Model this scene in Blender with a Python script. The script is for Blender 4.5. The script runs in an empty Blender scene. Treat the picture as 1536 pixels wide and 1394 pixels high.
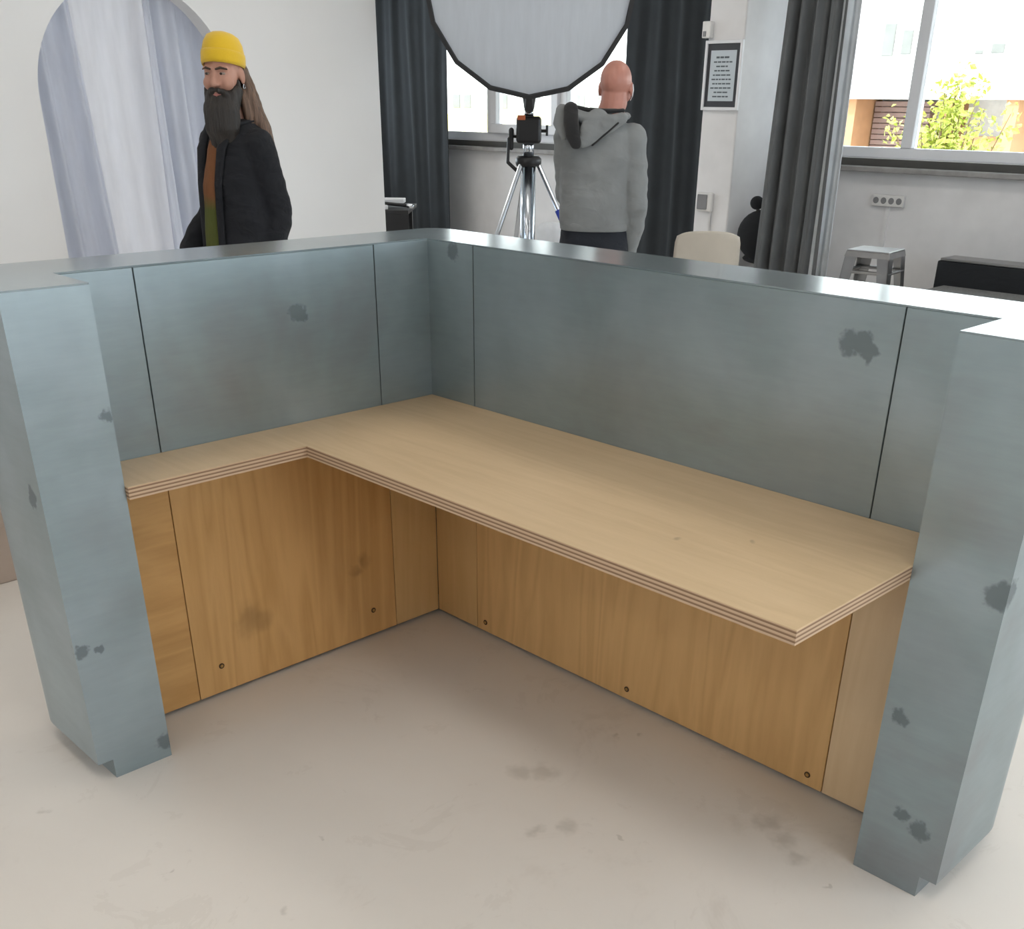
import bpy, bmesh, math, random
from mathutils import Vector, Matrix, noise as mnoise

random.seed(7)
scene = bpy.context.scene
COL = scene.collection

# ------------------------------------------------------------------ camera
YAW, PITCH, ROLL = math.radians(45.05), math.radians(-27.81), 0.0127
FPX, PPX, PPY = 1559.26, 788.0, 979.0
W_PX, H_PX = 1536.0, 1394.0
cam_d = bpy.data.cameras.new('camera')
cam = bpy.data.objects.new('camera', cam_d)
COL.objects.link(cam)
fw = Vector((-math.sin(YAW) * math.cos(PITCH), math.cos(YAW) * math.cos(PITCH), math.sin(PITCH)))
rt = Vector((math.cos(YAW), math.sin(YAW), 0))
up = rt.cross(fw)
rt2 = rt * math.cos(ROLL) + up * math.sin(ROLL)
up2 = up * math.cos(ROLL) - rt * math.sin(ROLL)
m = Matrix((rt2, up2, -fw)).transposed().to_4x4()
m.translation = Vector((2.4731, -2.0497, 1.5347))
cam.matrix_world = m
cam_d.sensor_width = 36
cam_d.lens = FPX / W_PX * 36
cam_d.shift_x = (W_PX / 2 - PPX) / W_PX
cam_d.shift_y = (PPY - H_PX / 2) / W_PX
cam_d.clip_start = 0.05
cam_d.clip_end = 200
scene.camera = cam

# ------------------------------------------------------------------ world, sun, daylight portals, exposure
scene.view_settings.view_transform = 'Standard'
scene.view_settings.look = 'None'
scene.view_settings.gamma = 1
scene.view_settings.exposure = -0.06
scene.view_settings.use_curve_mapping = False

scene.cycles.max_bounces = 7
scene.cycles.diffuse_bounces = 4
scene.cycles.glossy_bounces = 3
scene.cycles.caustics_reflective = False
scene.cycles.caustics_refractive = False

SKY = 7.0
world = bpy.data.worlds.new('world')
scene.world = world
world.use_nodes = True
bg = world.node_tree.nodes['Background']
bg.inputs['Color'].default_value = (0.83, 0.915, 1.0, 1)
bg.inputs['Strength'].default_value = SKY

sun_d = bpy.data.lights.new('sun', 'SUN')
sun_d.energy = 3.0
sun_d.angle = 0.02
sun_d.color = (1.0, 0.93, 0.80)
sun = bpy.data.objects.new('sun', sun_d)
COL.objects.link(sun)
sun.rotation_euler = Vector((0.15, 0.75, -0.62)).to_track_quat('-Z', 'Y').to_euler()
sun.location = (0, 0, 12)

YW = 6.25            # inner face of the window wall
XL = -8.6            # inner face of the far side wall
XR = 5.2
YB = -5.5
ZC = 3.3             # ceiling
LAMP = 6.0          # emission of the added ceiling lamps
WIN_A = (-7.9, -4.3, 1.19, 2.75)
WIN_B = (-2.62, 4.2, 1.19, 2.75)
FILL_WIN_D = (-1.6, 3.6, 1.1, 2.6)      # unseen window added for side light; on the right wall, along y
FILL_WIN_E = (-.6, 1.0, 1.2, 2.6)      # unseen window added for frontal light; behind the camera, along x
WIN_C = (1.4, 5.6, 1.0, 2.75)     # on the far side wall, along y


def portal(name, loc, rot, sx, sy):
    d = bpy.data.lights.new(name, 'AREA')
    d.shape = 'RECTANGLE'
    d.size, d.size_y = sx, sy
    d.cycles.is_portal = True
    o = bpy.data.objects.new(name, d)
    o.location = loc
    o.rotation_euler = rot
    COL.objects.link(o)


for nm, w in (('daylight_portal', WIN_A), ('daylight_portal', WIN_B)):
    portal(nm, ((w[0] + w[1]) / 2, YW + 0.30, (w[2] + w[3]) / 2), (math.radians(-90), 0, 0), w[1] - w[0], w[3] - w[2])
portal('daylight_portal', (XL - 0.30, (WIN_C[0] + WIN_C[1]) / 2, (WIN_C[2] + WIN_C[3]) / 2),
       (math.radians(-90), 0, math.radians(90)), WIN_C[1] - WIN_C[0], WIN_C[3] - WIN_C[2])

portal('daylight_portal', (XR + 0.28, (FILL_WIN_D[0] + FILL_WIN_D[1]) / 2, (FILL_WIN_D[2] + FILL_WIN_D[3]) / 2),
       (math.radians(-90), 0, math.radians(-90)), FILL_WIN_D[1] - FILL_WIN_D[0], FILL_WIN_D[3] - FILL_WIN_D[2])
portal('daylight_portal', ((FILL_WIN_E[0] + FILL_WIN_E[1]) / 2, YB - 0.28, (FILL_WIN_E[2] + FILL_WIN_E[3]) / 2),
       (math.radians(90), 0, 0), FILL_WIN_E[1] - FILL_WIN_E[0], FILL_WIN_E[3] - FILL_WIN_E[2])


# ------------------------------------------------------------------ node helpers
def new_mat(name):
    mt = bpy.data.materials.new(name)
    mt.use_nodes = True
    nt = mt.node_tree
    b = nt.nodes['Principled BSDF']
    return mt, nt, b


def N(nt, kind, **kw):
    n = nt.nodes.new(kind)
    for k, v in kw.items():
        if k.startswith('i_'):
            key = k[2:]
            key = int(key) if key.isdigit() else key.replace('_', ' ')
            n.inputs[key].default_value = v
        else:
            setattr(n, k, v)
    return n


def rgba(c):
    return (c[0], c[1], c[2], 1)


def ramp(nt, fac, stops, interp='LINEAR'):
    r = nt.nodes.new('ShaderNodeValToRGB')
    r.color_ramp.interpolation = interp
    els = r.color_ramp.elements
    while len(els) < len(stops):
        els.new(0.5)
    for e, (p, c) in zip(els, stops):
        e.position = p
        e.color = rgba(c)
    nt.links.new(fac, r.inputs['Fac'])
    return r.outputs['Color']


def mixcol(nt, fac, a, b, mode='MIX'):
    n = nt.nodes.new('ShaderNodeMix')
    n.data_type = 'RGBA'
    n.blend_type = mode
    for s, v in (('Factor', fac), ('A', a), ('B', b)):
        sock = [i for i in n.inputs if i.name == s and (i.type == 'RGBA' if s != 'Factor' else i.type == 'VALUE')][0]
        if hasattr(v, 'is_linked'):
            nt.links.new(v, sock)
        elif s == 'Factor':
            sock.default_value = v
        else:
            sock.default_value = rgba(v)
    return [o for o in n.outputs if o.type == 'RGBA'][0]


def math_node(nt, op, a, b=None, clamp=False):
    n = nt.nodes.new('ShaderNodeMath')
    n.operation = op
    n.use_clamp = clamp
    for i, v in enumerate((a, b)):
        if v is None:
            continue
        if hasattr(v, 'is_linked'):
            nt.links.new(v, n.inputs[i])
        else:
            n.inputs[i].default_value = v
    return n.outputs[0]


def coords(nt, scale=(1, 1, 1)):
    tc = nt.nodes.new('ShaderNodeTexCoord')
    mp = nt.nodes.new('ShaderNodeMapping')
    mp.inputs['Scale'].default_value = scale
    nt.links.new(tc.outputs['Object'], mp.inputs['Vector'])
    return mp.outputs['Vector']


def noise(nt, vec, scale, detail=4, rough=0.55, distort=0.0):
    n = N(nt, 'ShaderNodeTexNoise', i_Scale=scale, i_Detail=detail, i_Roughness=rough, i_Distortion=distort)
    nt.links.new(vec, n.inputs['Vector'])
    return n.outputs['Fac']


def bump(nt, b, height, strength=0.2, dist=0.01):
    bp = N(nt, 'ShaderNodeBump', i_Strength=strength, i_Distance=dist)
    nt.links.new(height, bp.inputs['Height'])
    nt.links.new(bp.outputs['Normal'], b.inputs['Normal'])


def spots(nt, pts, wob=0.02, wscale=40):
    """0..1 mask that is 1 inside ragged blots around the given (x, y, z, radius) places."""
    v = coords(nt)
    nz = N(nt, 'ShaderNodeTexNoise', i_Scale=wscale, i_Detail=2)
    nt.links.new(v, nz.inputs['Vector'])
    sub = N(nt, 'ShaderNodeVectorMath', operation='SUBTRACT')
    nt.links.new(nz.outputs['Color'], sub.inputs[0])
    sub.inputs[1].default_value = (0.5, 0.5, 0.5)
    sc = N(nt, 'ShaderNodeVectorMath', operation='SCALE')
    nt.links.new(sub.outputs[0], sc.inputs[0])
    sc.inputs['Scale'].default_value = wob * 2
    ad = N(nt, 'ShaderNodeVectorMath', operation='ADD')
    nt.links.new(v, ad.inputs[0])
    nt.links.new(sc.outputs[0], ad.inputs[1])
    out = None
    for p in pts:
        d = N(nt, 'ShaderNodeVectorMath', operation='DISTANCE')
        nt.links.new(ad.outputs[0], d.inputs[0])
        d.inputs[1].default_value = p[:3]
        mr = N(nt, 'ShaderNodeMapRange', interpolation_type='SMOOTHSTEP')
        nt.links.new(d.outputs['Value'], mr.inputs['Value'])
        soft = p[4] if len(p) > 4 else 0.6
        mr.inputs['From Min'].default_value = p[3] * soft
        mr.inputs['From Max'].default_value = p[3]
        mr.inputs['To Min'].default_value = 1
        mr.inputs['To Max'].default_value = 0
        o = mr.outputs['Result']
        out = o if out is None else math_node(nt, 'MAXIMUM', out, o)
    return out


def plain(name, col, rough=0.6, metal=0.0, var=0.08, vscale=6, bumps=0.0, bscale=60, sheen=0.0, spec=0.5):
    mt, nt, b = new_mat(name)
    v = coords(nt)
    f = noise(nt, v, vscale, 3)
    dark = tuple(max(0, c * (1 - var)) for c in col)
    lite = tuple(min(1, c * (1 + var)) for c in col)
    nt.links.new(ramp(nt, f, [(0.3, dark), (0.7, lite)]), b.inputs['Base Color'])
    b.inputs['Roughness'].default_value = rough
    b.inputs['Metallic'].default_value = metal
    b.inputs['Specular IOR Level'].default_value = spec
    if sheen:
        b.inputs['Sheen Weight'].default_value = sheen
        b.inputs['Sheen Roughness'].default_value = 0.5
    if bumps:
        bump(nt, b, noise(nt, v, bscale, 3), bumps, 0.004)
    return mt


# ------------------------------------------------------------------ materials
STAINS = [
    (1.37, 0, 1.10, .032), (1.40, 0, 1.105, .030), (1.415, 0, 1.09, .026),
    (0.11, 0, 1.165, .028), (0, -.46, 1.035, .030), (0, -.44, 1.03, .022),
    (1.845, -.18, .73, .032), (1.862, -.17, .745, .030), (1.80, -.18, .165, .028), (1.755, -.18, .185, .02), (1.71, -.18, .41, .022),
    (.185, -1.257, .37, .022), (.185, -1.212, .362, .014), (.185, -1.095, .91, .018),
    (.135, -1.273, .755, .024), (.13, -1.273, .735, .022), (.185, -1.095, .05, .03),
]
SOFT = [(1.35, 0, 0.80, .30, 0.1), (.75, 0, .86, .25, 0.1), (.185, -1.13, .45, .09, .1), (1.75, -.18, .55, .16, .1),
        (1.72, -.18, .85, .10, .2), (0, -.6, .85, .20, .1), (.185, -1.16, .65, .12, .1)]


def zinc(name, tone=1.0, r0=.27, r1=.12):
    mt, nt, b = new_mat(name)
    v = coords(nt)
    f1 = noise(nt, v, 2.7, 4, 0.52, 0.3)
    base = ramp(nt, f1, [(0.30, (.235 * tone, .258 * tone, .275 * tone)), (0.46, (.262 * tone, .322 * tone, .342 * tone)),
                         (0.60, (.305 * tone, .365 * tone, .395 * tone)), (0.72, (.338 * tone, .410 * tone, .440 * tone))])
    f2 = noise(nt, coords(nt, (1, 1, 7)), 9, 4, 0.6)
    base = mixcol(nt, 0.10, base, ramp(nt, f2, [(0.3, (.20, .22, .24)), (0.7, (.40, .46, .47))]))
    soft = math_node(nt, 'MULTIPLY', spots(nt, SOFT, 0.05, 5), 0.30)
    base = mixcol(nt, soft, base, (.20, .215, .22))
    st = math_node(nt, 'MULTIPLY', spots(nt, STAINS, 0.015, 60), 0.60)
    base = mixcol(nt, st, base, (.085, .105, .115))
    nt.links.new(base, b.inputs['Base Color'])
    b.inputs['Metallic'].default_value = 0.60
    f3 = noise(nt, v, 5, 4)
    rr = math_node(nt, 'ADD', math_node(nt, 'MULTIPLY', f3, r1), r0)
    nt.links.new(math_node(nt, 'ADD', rr, math_node(nt, 'MULTIPLY', st, 0.2)), b.inputs['Roughness'])
    return mt


def birch(name, a, c, grain=(14, 14, 1.0), knots=None, contrast=1.0, seed=0.0):
    """grain: mapping scale; the axis with the small number is the grain direction."""
    mt, nt, b = new_mat(name)
    v0 = coords(nt, grain)
    off = N(nt, 'ShaderNodeVectorMath', operation='ADD')
    nt.links.new(v0, off.inputs[0])
    off.inputs[1].default_value = (seed, seed * 1.7, seed * .6)
    v = off.outputs[0]
    n1 = noise(nt, v, 0.55, 3, 0.5, 0.6)
    rings = math_node(nt, 'FRACT', math_node(nt, 'MULTIPLY', n1, 9.0))
    rings = math_node(nt, 'ABSOLUTE', math_node(nt, 'SUBTRACT', rings, 0.5))
    fine = noise(nt, v, 7, 5, 0.7)
    big = noise(nt, coords(nt), 2.2, 3)
    mixv = math_node(nt, 'ADD', math_node(nt, 'MULTIPLY', rings, 0.70 * contrast), math_node(nt, 'MULTIPLY', fine, 0.45))
    mixv = math_node(nt, 'ADD', mixv, math_node(nt, 'MULTIPLY', big, 0.35))
    col = ramp(nt, mixv, [(0.25, c), (0.75, a)])
    if knots:
        k = math_node(nt, 'MULTIPLY', spots(nt, knots, 0.05, 14), 0.5)
        col = mixcol(nt, k, col, tuple(x * 0.42 for x in c))
    nt.links.new(col, b.inputs['Base Color'])
    b.inputs['Roughness'].default_value = 0.42
    b.inputs['Specular IOR Level'].default_value = 0.4
    bump(nt, b, fine, 0.04, 0.003)
    return mt


def ply_edge(name):
    mt, nt, b = new_mat(name)
    v = coords(nt)
    sep = N(nt, 'ShaderNodeSeparateXYZ')
    nt.links.new(v, sep.inputs[0])
    z = math_node(nt, 'DIVIDE', math_node(nt, 'SUBTRACT', sep.outputs['Z'], 0.7125), 0.03)
    wob = math_node(nt, 'MULTIPLY', noise(nt, coords(nt, (3, 3, 1)), 6, 2), 0.02)
    z = math_node(nt, 'ADD', z, wob)
    fr = math_node(nt, 'FRACT', math_node(nt, 'MULTIPLY', z, 3.3))
    col = ramp(nt, fr, [(0.0, (.58, .41, .27)), (0.50, (.62, .45, .30)), (0.56, (.22, .125, .07)), (0.95, (.28, .165, .095)), (1.0, (.5, .36, .24))])
    g = noise(nt, coords(nt, (30, 30, 200)), 2, 3)
    col = mixcol(nt, math_node(nt, 'MULTIPLY', g, 0.25), col, (.30, .20, .13))
    nt.links.new(col, b.inputs['Base Color'])
    b.inputs['Roughness'].default_value = 0.7
    return mt


def floor_mat():
    mt, nt, b = new_mat('painted_concrete')
    v = coords(nt)
    f1 = noise(nt, v, 0.9, 5, 0.6, 0.3)
    col = ramp(nt, f1, [(0.25, (.64, .595, .545)), (0.5, (.68, .64, .595)), (0.8, (.715, .68, .64))])
    f2 = noise(nt, v, 4.5, 6, 0.72, 0.8)
    col = mixcol(nt, math_node(nt, 'MULTIPLY', math_node(nt, 'GREATER_THAN', f2, 0.615), 0.10), col, (.40, .35, .30))
    f4 = noise(nt, v, 1.7, 6, 0.75, 1.2)
    sm = N(nt, 'ShaderNodeMapRange', interpolation_type='SMOOTHSTEP')
    nt.links.new(f4, sm.inputs['Value'])
    sm.inputs['From Min'].default_value = .56
    sm.inputs['From Max'].default_value = .72
    col = mixcol(nt, math_node(nt, 'MULTIPLY', sm.outputs[0], 0.30), col, (.48, .43, .38))
    pts = [(.92, -.43, 0, .055, .2), (.88, -.47, 0, .05, .2), (.98, -.10, 0, .016, .3), (.93, -.16, 0, .016, .2), (1.24, -.49, 0, .009), (.62, -1.31, 0, .010),
           (1.67, -.29, 0, .010), (1.51, -.22, 0, .05, .1), (1.45, -.19, 0, .05, .1), (1.57, -.25, 0, .04, .1), (1.12, -.55, 0, .04, .1), (1.08, -.62, 0, .03, .1), (.20, -1.42, 0, .02, .2),
           (1.5, -.8, 0, .02, .2), (1.45, -1.0, 0, .015, .2), (.9, -1.2, 0, .02, .1), (.75, -1.0, 0, .012, .2)]
    col = mixcol(nt, math_node(nt, 'MULTIPLY', spots(nt, pts, 0.03, 30), 0.32), col, (.26, .235, .20))
    nt.links.new(col, b.inputs['Base Color'])
    nt.links.new(math_node(nt, 'ADD', math_node(nt, 'MULTIPLY', f2, 0.25), 0.28), b.inputs['Roughness'])
    b.inputs['Specular IOR Level'].default_value = 0.45
    bump(nt, b, f2, 0.05, 0.004)
    return mt


def glass_mat():
    mt, nt, b = new_mat('window_glass')
    nt.nodes.remove(b)
    tr = nt.nodes.new('ShaderNodeBsdfTransparent')
    tr.inputs['Color'].default_value = (.97, .985, .98, 1)
    gl = nt.nodes.new('ShaderNodeBsdfGlossy')
    gl.inputs['Roughness'].default_value = 0.02
    fr = N(nt, 'ShaderNodeFresnel', i_IOR=1.25)
    mx = nt.nodes.new('ShaderNodeMixShader')
    nt.links.new(fr.outputs[0], mx.inputs[0])
    nt.links.new(tr.outputs[0], mx.inputs[1])
    nt.links.new(gl.outputs[0], mx.inputs[2])
    nt.links.new(mx.outputs[0], nt.nodes['Material Output'].inputs['Surface'])
    return mt


def sheer_mat(name, col, trans, clear=0.0):
    mt, nt, b = new_mat(name)
    nt.nodes.remove(b)
    df = nt.nodes.new('ShaderNodeBsdfDiffuse')
    v = coords(nt, (1, 1, 0.15))
    f = noise(nt, v, 30, 3)
    c = ramp(nt, f, [(0.3, tuple(x * .93 for x in col)), (0.7, col)])
    nt.links.new(c, df.inputs['Color'])
    tl = nt.nodes.new('ShaderNodeBsdfTranslucent')
    nt.links.new(c, tl.inputs['Color'])
    m1 = nt.nodes.new('ShaderNodeMixShader')
    m1.inputs[0].default_value = trans
    nt.links.new(df.outputs[0], m1.inputs[1])
    nt.links.new(tl.outputs[0], m1.inputs[2])
    out = m1.outputs[0]
    if clear:
        tr = nt.nodes.new('ShaderNodeBsdfTransparent')
        m2 = nt.nodes.new('ShaderNodeMixShader')
        m2.inputs[0].default_value = clear
        nt.links.new(out, m2.inputs[1])
        nt.links.new(tr.outputs[0], m2.inputs[2])
        out = m2.outputs[0]
    nt.links.new(out, nt.nodes['Material Output'].inputs['Surface'])
    return mt


def emit_mat(name, col, s):
    mt, nt, b = new_mat(name)
    b.inputs['Base Color'].default_value = rgba((.8, .8, .8))
    b.inputs['Emission Color'].default_value = rgba(col)
    b.inputs['Emission Strength'].default_value = s
    return mt


def knit(name, col, rs=260, amp=0.5):
    mt, nt, b = new_mat(name)
    v = coords(nt)
    w = N(nt, 'ShaderNodeTexNoise', i_Scale=rs, i_Detail=2)
    nt.links.new(v, w.inputs['Vector'])
    nz = noise(nt, v, 40, 3)
    c = mixcol(nt, math_node(nt, 'MULTIPLY', w.outputs['Fac'], 0.35), col, tuple(x * .7 for x in col))
    c = mixcol(nt, math_node(nt, 'MULTIPLY', nz, 0.3), c, tuple(min(1, x * 1.15) for x in col))
    nt.links.new(c, b.inputs['Base Color'])
    b.inputs['Roughness'].default_value = 0.9
    b.inputs['Sheen Weight'].default_value = 0.3
    bump(nt, b, w.outputs['Fac'], amp, 0.003)
    return mt


def cloth(name, col, wr=0.6, wscale=9, sheen=0.2):
    mt, nt, b = new_mat(name)
    v = coords(nt)
    f = noise(nt, v, 5, 4)
    c = ramp(nt, f, [(0.3, tuple(x * .88 for x in col)), (0.7, tuple(min(1, x * 1.1) for x in col))])
    nt.links.new(c, b.inputs['Base Color'])
    b.inputs['Roughness'].default_value = 0.92
    b.inputs['Sheen Weight'].default_value = sheen
    w1 = noise(nt, coords(nt, (1, 1, 1.8)), wscale, 3, 0.5, 0.8)
    fine = noise(nt, v, 400, 2)
    h = math_node(nt, 'ADD', w1, math_node(nt, 'MULTIPLY', fine, 0.04))
    bump(nt, b, h, wr, 0.03)
    return mt


def hair_mat(name, a, c, stretch=(60, 60, 4)):
    mt, nt, b = new_mat(name)
    v = coords(nt, stretch)
    f = noise(nt, v, 1.6, 5, 0.65, 0.5)
    nt.links.new(ramp(nt, f, [(0.3, a), (0.7, c)]), b.inputs['Base Color'])
    b.inputs['Roughness'].default_value = 0.55
    bump(nt, b, f, 0.8, 0.006)
    return mt


M = {}
M['zinc'] = zinc('patinated_zinc', 1.06)
M['zinc_cap'] = zinc('handled_zinc_cap', 1.1, .15, .06)
M['zinc_core'] = plain('zinc_joint', (.07, .08, .085), .6, .3)
M['ply_top'] = birch('birch_desktop', (.65, .485, .30), (.54, .39, .225), (1.1, 9, 9), contrast=.45, seed=3,
                     knots=[(1.28, -.41, .7425, .018, .2), (1.39, -.31, .7425, .014, .2)])
M['ply_panel_l'] = birch('birch_panel_shaded', (.65, .385, .155), (.52, .29, .10), (9, 9, .9),  # same birch as the desktop; under-desk shade put into the darker colour
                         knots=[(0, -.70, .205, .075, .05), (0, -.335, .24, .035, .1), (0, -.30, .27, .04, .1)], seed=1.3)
M['ply_panel_r'] = birch('birch_panel_shaded_long', (.67, .415, .18), (.55, .325, .13), (9, 9, .9), seed=7.9)  # long panel, likewise tinted darker for the shade below the desk
M['ply_end'] = birch('birch_panel_cross_grain', (.63, .365, .14), (.49, .265, .09), (9, 1.0, 9), seed=5.1)  # end piece, under-desk shade also mixed into its colour
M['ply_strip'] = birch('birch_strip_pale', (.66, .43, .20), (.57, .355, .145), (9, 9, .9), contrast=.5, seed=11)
M['ply_pale'] = birch('birch_strip_lit', (.72, .54, .34), (.64, .455, .265), (9, 9, .9), contrast=.5, seed=15)  # palest strip: the light falling on it is painted into the colour
M['ply_edge'] = ply_edge('birch_ply_edge')
M['floor'] = floor_mat()
M['wall'] = plain('white_wall_paint', (.76, .76, .77), .85, 0, .03, 3, .06, 90)
M['wall2'] = plain('worn_wall_paint', (.76, .755, .765), .85, 0, .06, 3, .10, 60)
M['flat'] = plain('set_wall_paint', (.80, .795, .795), .9, 0, .02, 1.5, .03, 120)
M['ceil'] = plain('ceiling_paint', (.75, .75, .74), .9, 0, .03)
M['white_pvc'] = plain('white_window_frame', (.78, .79, .82), .35, 0, .02)
M['stone_sill'] = plain('grey_stone_sill', (.30, .29, .285), .55, 0, .15, 12)
M['band'] = plain('shadow_gap_band', (.075, .073, .068), .6)  # dark colour paints in the shadow gap between window frame and sill
M['dark_gap'] = plain('dark_recess', (.035, .035, .04), .7)
M['glass'] = glass_mat()
M['charcoal'] = cloth('charcoal_curtain_cloth', (.027, .032, .037), .12, 5, 0)
M['grey_curtain'] = cloth('grey_curtain_cloth', (.112, .118, .123), .12, 5, 0)
M['lining'] = cloth('pale_curtain_lining', (.60, .64, .68), .2, 6, .0)
M['drape'] = sheer_mat('white_drape', (.93, .95, 1.0), .72)
M['sheer'] = sheer_mat('white_sheer', (.93, .94, .98), .66, .05)
M['diffuser'] = sheer_mat('softbox_diffuser', (.66, .70, .76), .2)
M['black'] = plain('black_nylon', (.012, .012, .014), .6, 0, .2)
M['black_soft'] = cloth('black_upholstery', (.012, .014, .017), .2, 8, 0)
M['black_metal'] = plain('black_metal', (.018, .018, .02), .4, .3)
M['chrome'] = plain('chrome', (.62, .66, .72), .16, 1.0, .05)
M['brushed'] = plain('galvanised_steel', (.34, .34, .345), .32, 1.0, .10)
M['blue'] = plain('blue_plastic', (.02, .05, .40), .4)
M['orange'] = plain('orange_plastic', (.5, .12, .04), .5)
M['bag'] = sheer_mat('thin_plastic_film', (.92, .94, .97), .4, .06)
M['beige'] = plain('beige_shell_plastic', (.50, .455, .39), .45, 0, .05)
M['card'] = plain('beige_card', (.53, .43, .36), .8, 0, .07, 4)
M['red'] = cloth('dark_red_cloth', (.14, .012, .02), .4, 14)
M['socket'] = plain('white_socket_plastic', (.72, .71, .70), .4)
M['socket_d'] = plain('socket_grey', (.22, .22, .23), .5)
M['frame_dark'] = plain('charcoal_mount', (.035, .037, .045), .5)
M['paper'] = plain('pale_paper', (.55, .61, .66), .8, 0, .03)
M['ink'] = plain('grey_ink', (.10, .12, .14), .8)
M['grey_weave'] = plain('grey_woven_seat', (.20, .20, .20), .95, 0, .35, 120, .4, 200)
M['brass'] = plain('brass_screw', (.45, .28, .10), .35, .9)
M['hole'] = plain('screw_hole', (.06, .03, .012), .8)
M['fac_white'] = plain('white_render', (.86, .85, .80), .9)
M['fac_yellow'] = plain('cream_render', (.78, .68, .24), .9)
M['fac_pane'] = plain('far_window_pane', (.17, .17, .15), .3)
M['fac_door'] = plain('garage_slats', (.26, .17, .14), .7)
M['fac_orange'] = plain('orange_render', (.50, .27, .13), .8)
M['asphalt'] = plain('pale_asphalt', (.42, .42, .42), .9)
M['leaf'] = plain('yellow_green_leaf', (.42, .46, .08), .6, 0, .4, 30)
M['twig'] = plain('brown_twig', (.16, .10, .05), .8)
M['skin'] = plain('skin', (.46, .24, .175), .5, 0, .06, 20)
M['skin2'] = plain('skin_reddish', (.42, .185, .14), .45, 0, .08, 14)
M['yellow'] = knit('yellow_knit', (.72, .46, .015))
M['hair'] = hair_mat('brown_hair', (.045, .024, .014), (.19, .11, .07))
M['beard'] = hair_mat('dark_beard', (.007, .0055, .005), (.026, .019, .015))
M['brow'] = plain('brow_hair', (.05, .03, .02), .8)
M['lip'] = plain('lip', (.40, .16, .14), .5)
M['eye'] = plain('eye_white', (.30, .24, .21), .4)
M['iris'] = plain('iris', (.03, .02, .015), .2)
M['jacket'] = cloth('navy_black_wool', (.0055, .0065, .010), .4, 11, 0)
M['shirt'] = None
M['pants'] = cloth('dark_navy_trousers', (.012, .015, .022), .4, 10, 0)
M['hood'] = cloth('grey_marl_sweatshirt', (.20, .21, .215), .35, 8, .05)
M['hoodline'] = cloth('black_hood_lining', (.012, .012, .013), .3, 8)
M['shoe'] = plain('shoe_leather', (.03, .025, .02), .5)


def shirt_mat():
    mt, nt, b = new_mat('rust_and_olive_shirt')
    v = coords(nt)
    sep = N(nt, 'ShaderNodeSeparateXYZ')
    nt.links.new(v, sep.inputs[0])
    z = math_node(nt, 'ADD', sep.outputs['Z'], math_node(nt, 'MULTIPLY', noise(nt, v, 9, 2), 0.05))
    c = ramp(nt, math_node(nt, 'SUBTRACT', z, 0.7), [(0.44, (.065, .075, .012)), (0.50, (.16, .062, .022))])
    nt.links.new(c, b.inputs['Base Color'])
    b.inputs['Roughness'].default_value = 0.9
    bump(nt, b, noise(nt, coords(nt, (30, 30, 3)), 1.5, 3), 0.6, 0.02)
    return mt


M['shirt'] = shirt_mat()


# ------------------------------------------------------------------ mesh helpers
def finish(name, bm, mat, parent=None, smooth=False, loc=None):
    bmesh.ops.recalc_face_normals(bm, faces=bm.faces)
    me = bpy.data.meshes.new(name)
    bm.to_mesh(me)
    bm.free()
    mats = mat if isinstance(mat, (list, tuple)) else [mat]
    for x in mats:
        me.materials.append(M[x] if isinstance(x, str) else x)
    if smooth:
        for p in me.polygons:
            p.use_smooth = True
    o = bpy.data.objects.new(name, me)
    COL.objects.link(o)
    if parent is not None:
        o.parent = parent
    if loc is not None:
        o.location = loc
    return o


def empty(name, loc=(0, 0, 0), rz=0.0):
    o = bpy.data.objects.new(name, None)
    o.empty_display_size = 0.1
    o.location = loc
    o.rotation_euler = (0, 0, rz)
    COL.objects.link(o)
    return o


def tag(o, label, cat, group=None, kind=None):
    o['label'] = label
    o['category'] = cat
    if group:
        o['group'] = group
    if kind:
        o['kind'] = kind
    return o


def structure(o, label=None, cat=None):
    o['kind'] = 'structure'
    if label:
        o['label'] = label
    if cat:
        o['category'] = cat
    return o


def box(bm, a, b, bev=0.0, seg=2, mat_index=0):
    x0, y0, z0 = (min(a[i], b[i]) for i in range(3))
    x1, y1, z1 = (max(a[i], b[i]) for i in range(3))
    vs = [bm.verts.new(p) for p in ((x0, y0, z0), (x1, y0, z0), (x1, y1, z0), (x0, y1, z0), (x0, y0, z1), (x1, y0, z1), (x1, y1, z1), (x0, y1, z1))]
    fs = [bm.faces.new([vs[i] for i in q]) for q in ((3, 2, 1, 0), (4, 5, 6, 7), (0, 1, 5, 4), (1, 2, 6, 5), (2, 3, 7, 6), (3, 0, 4, 7))]
    for f in fs:
        f.material_index = mat_index
    if bev:
        es = list({e for f in fs for e in f.edges})
        bmesh.ops.bevel(bm, geom=es, offset=bev, segments=seg, affect='EDGES', profile=0.5)
    return vs


def prism(bm, poly, z0, z1, axis='z', bev=0.0, side_mat=None):
    """extrude a simple polygon; axis z: poly in xy; axis x: poly in yz, extents along x; axis y: poly in xz."""
    def P(p, h):
        if axis == 'z':
            return (p[0], p[1], h)
        if axis == 'x':
            return (h, p[0], p[1])
        return (p[0], h, p[1])
    lo = [bm.verts.new(P(p, z0)) for p in poly]
    hi = [bm.verts.new(P(p, z1)) for p in poly]
    f1 = bm.faces.new(lo[::-1])
    f2 = bm.faces.new(hi)
    n = len(poly)
    sides = []
    for i in range(n):
        f = bm.faces.new((lo[i], lo[(i + 1) % n], hi[(i + 1) % n], hi[i]))
        if side_mat is not None:
            f.material_index = side_mat
        sides.append(f)
    if bev:
        es = list({e for f in (f1, f2) for e in f.edges})
        bmesh.ops.bevel(bm, geom=es, offset=bev, segments=2, affect='EDGES', profile=0.5)
    return f1, f2, sides


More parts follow.
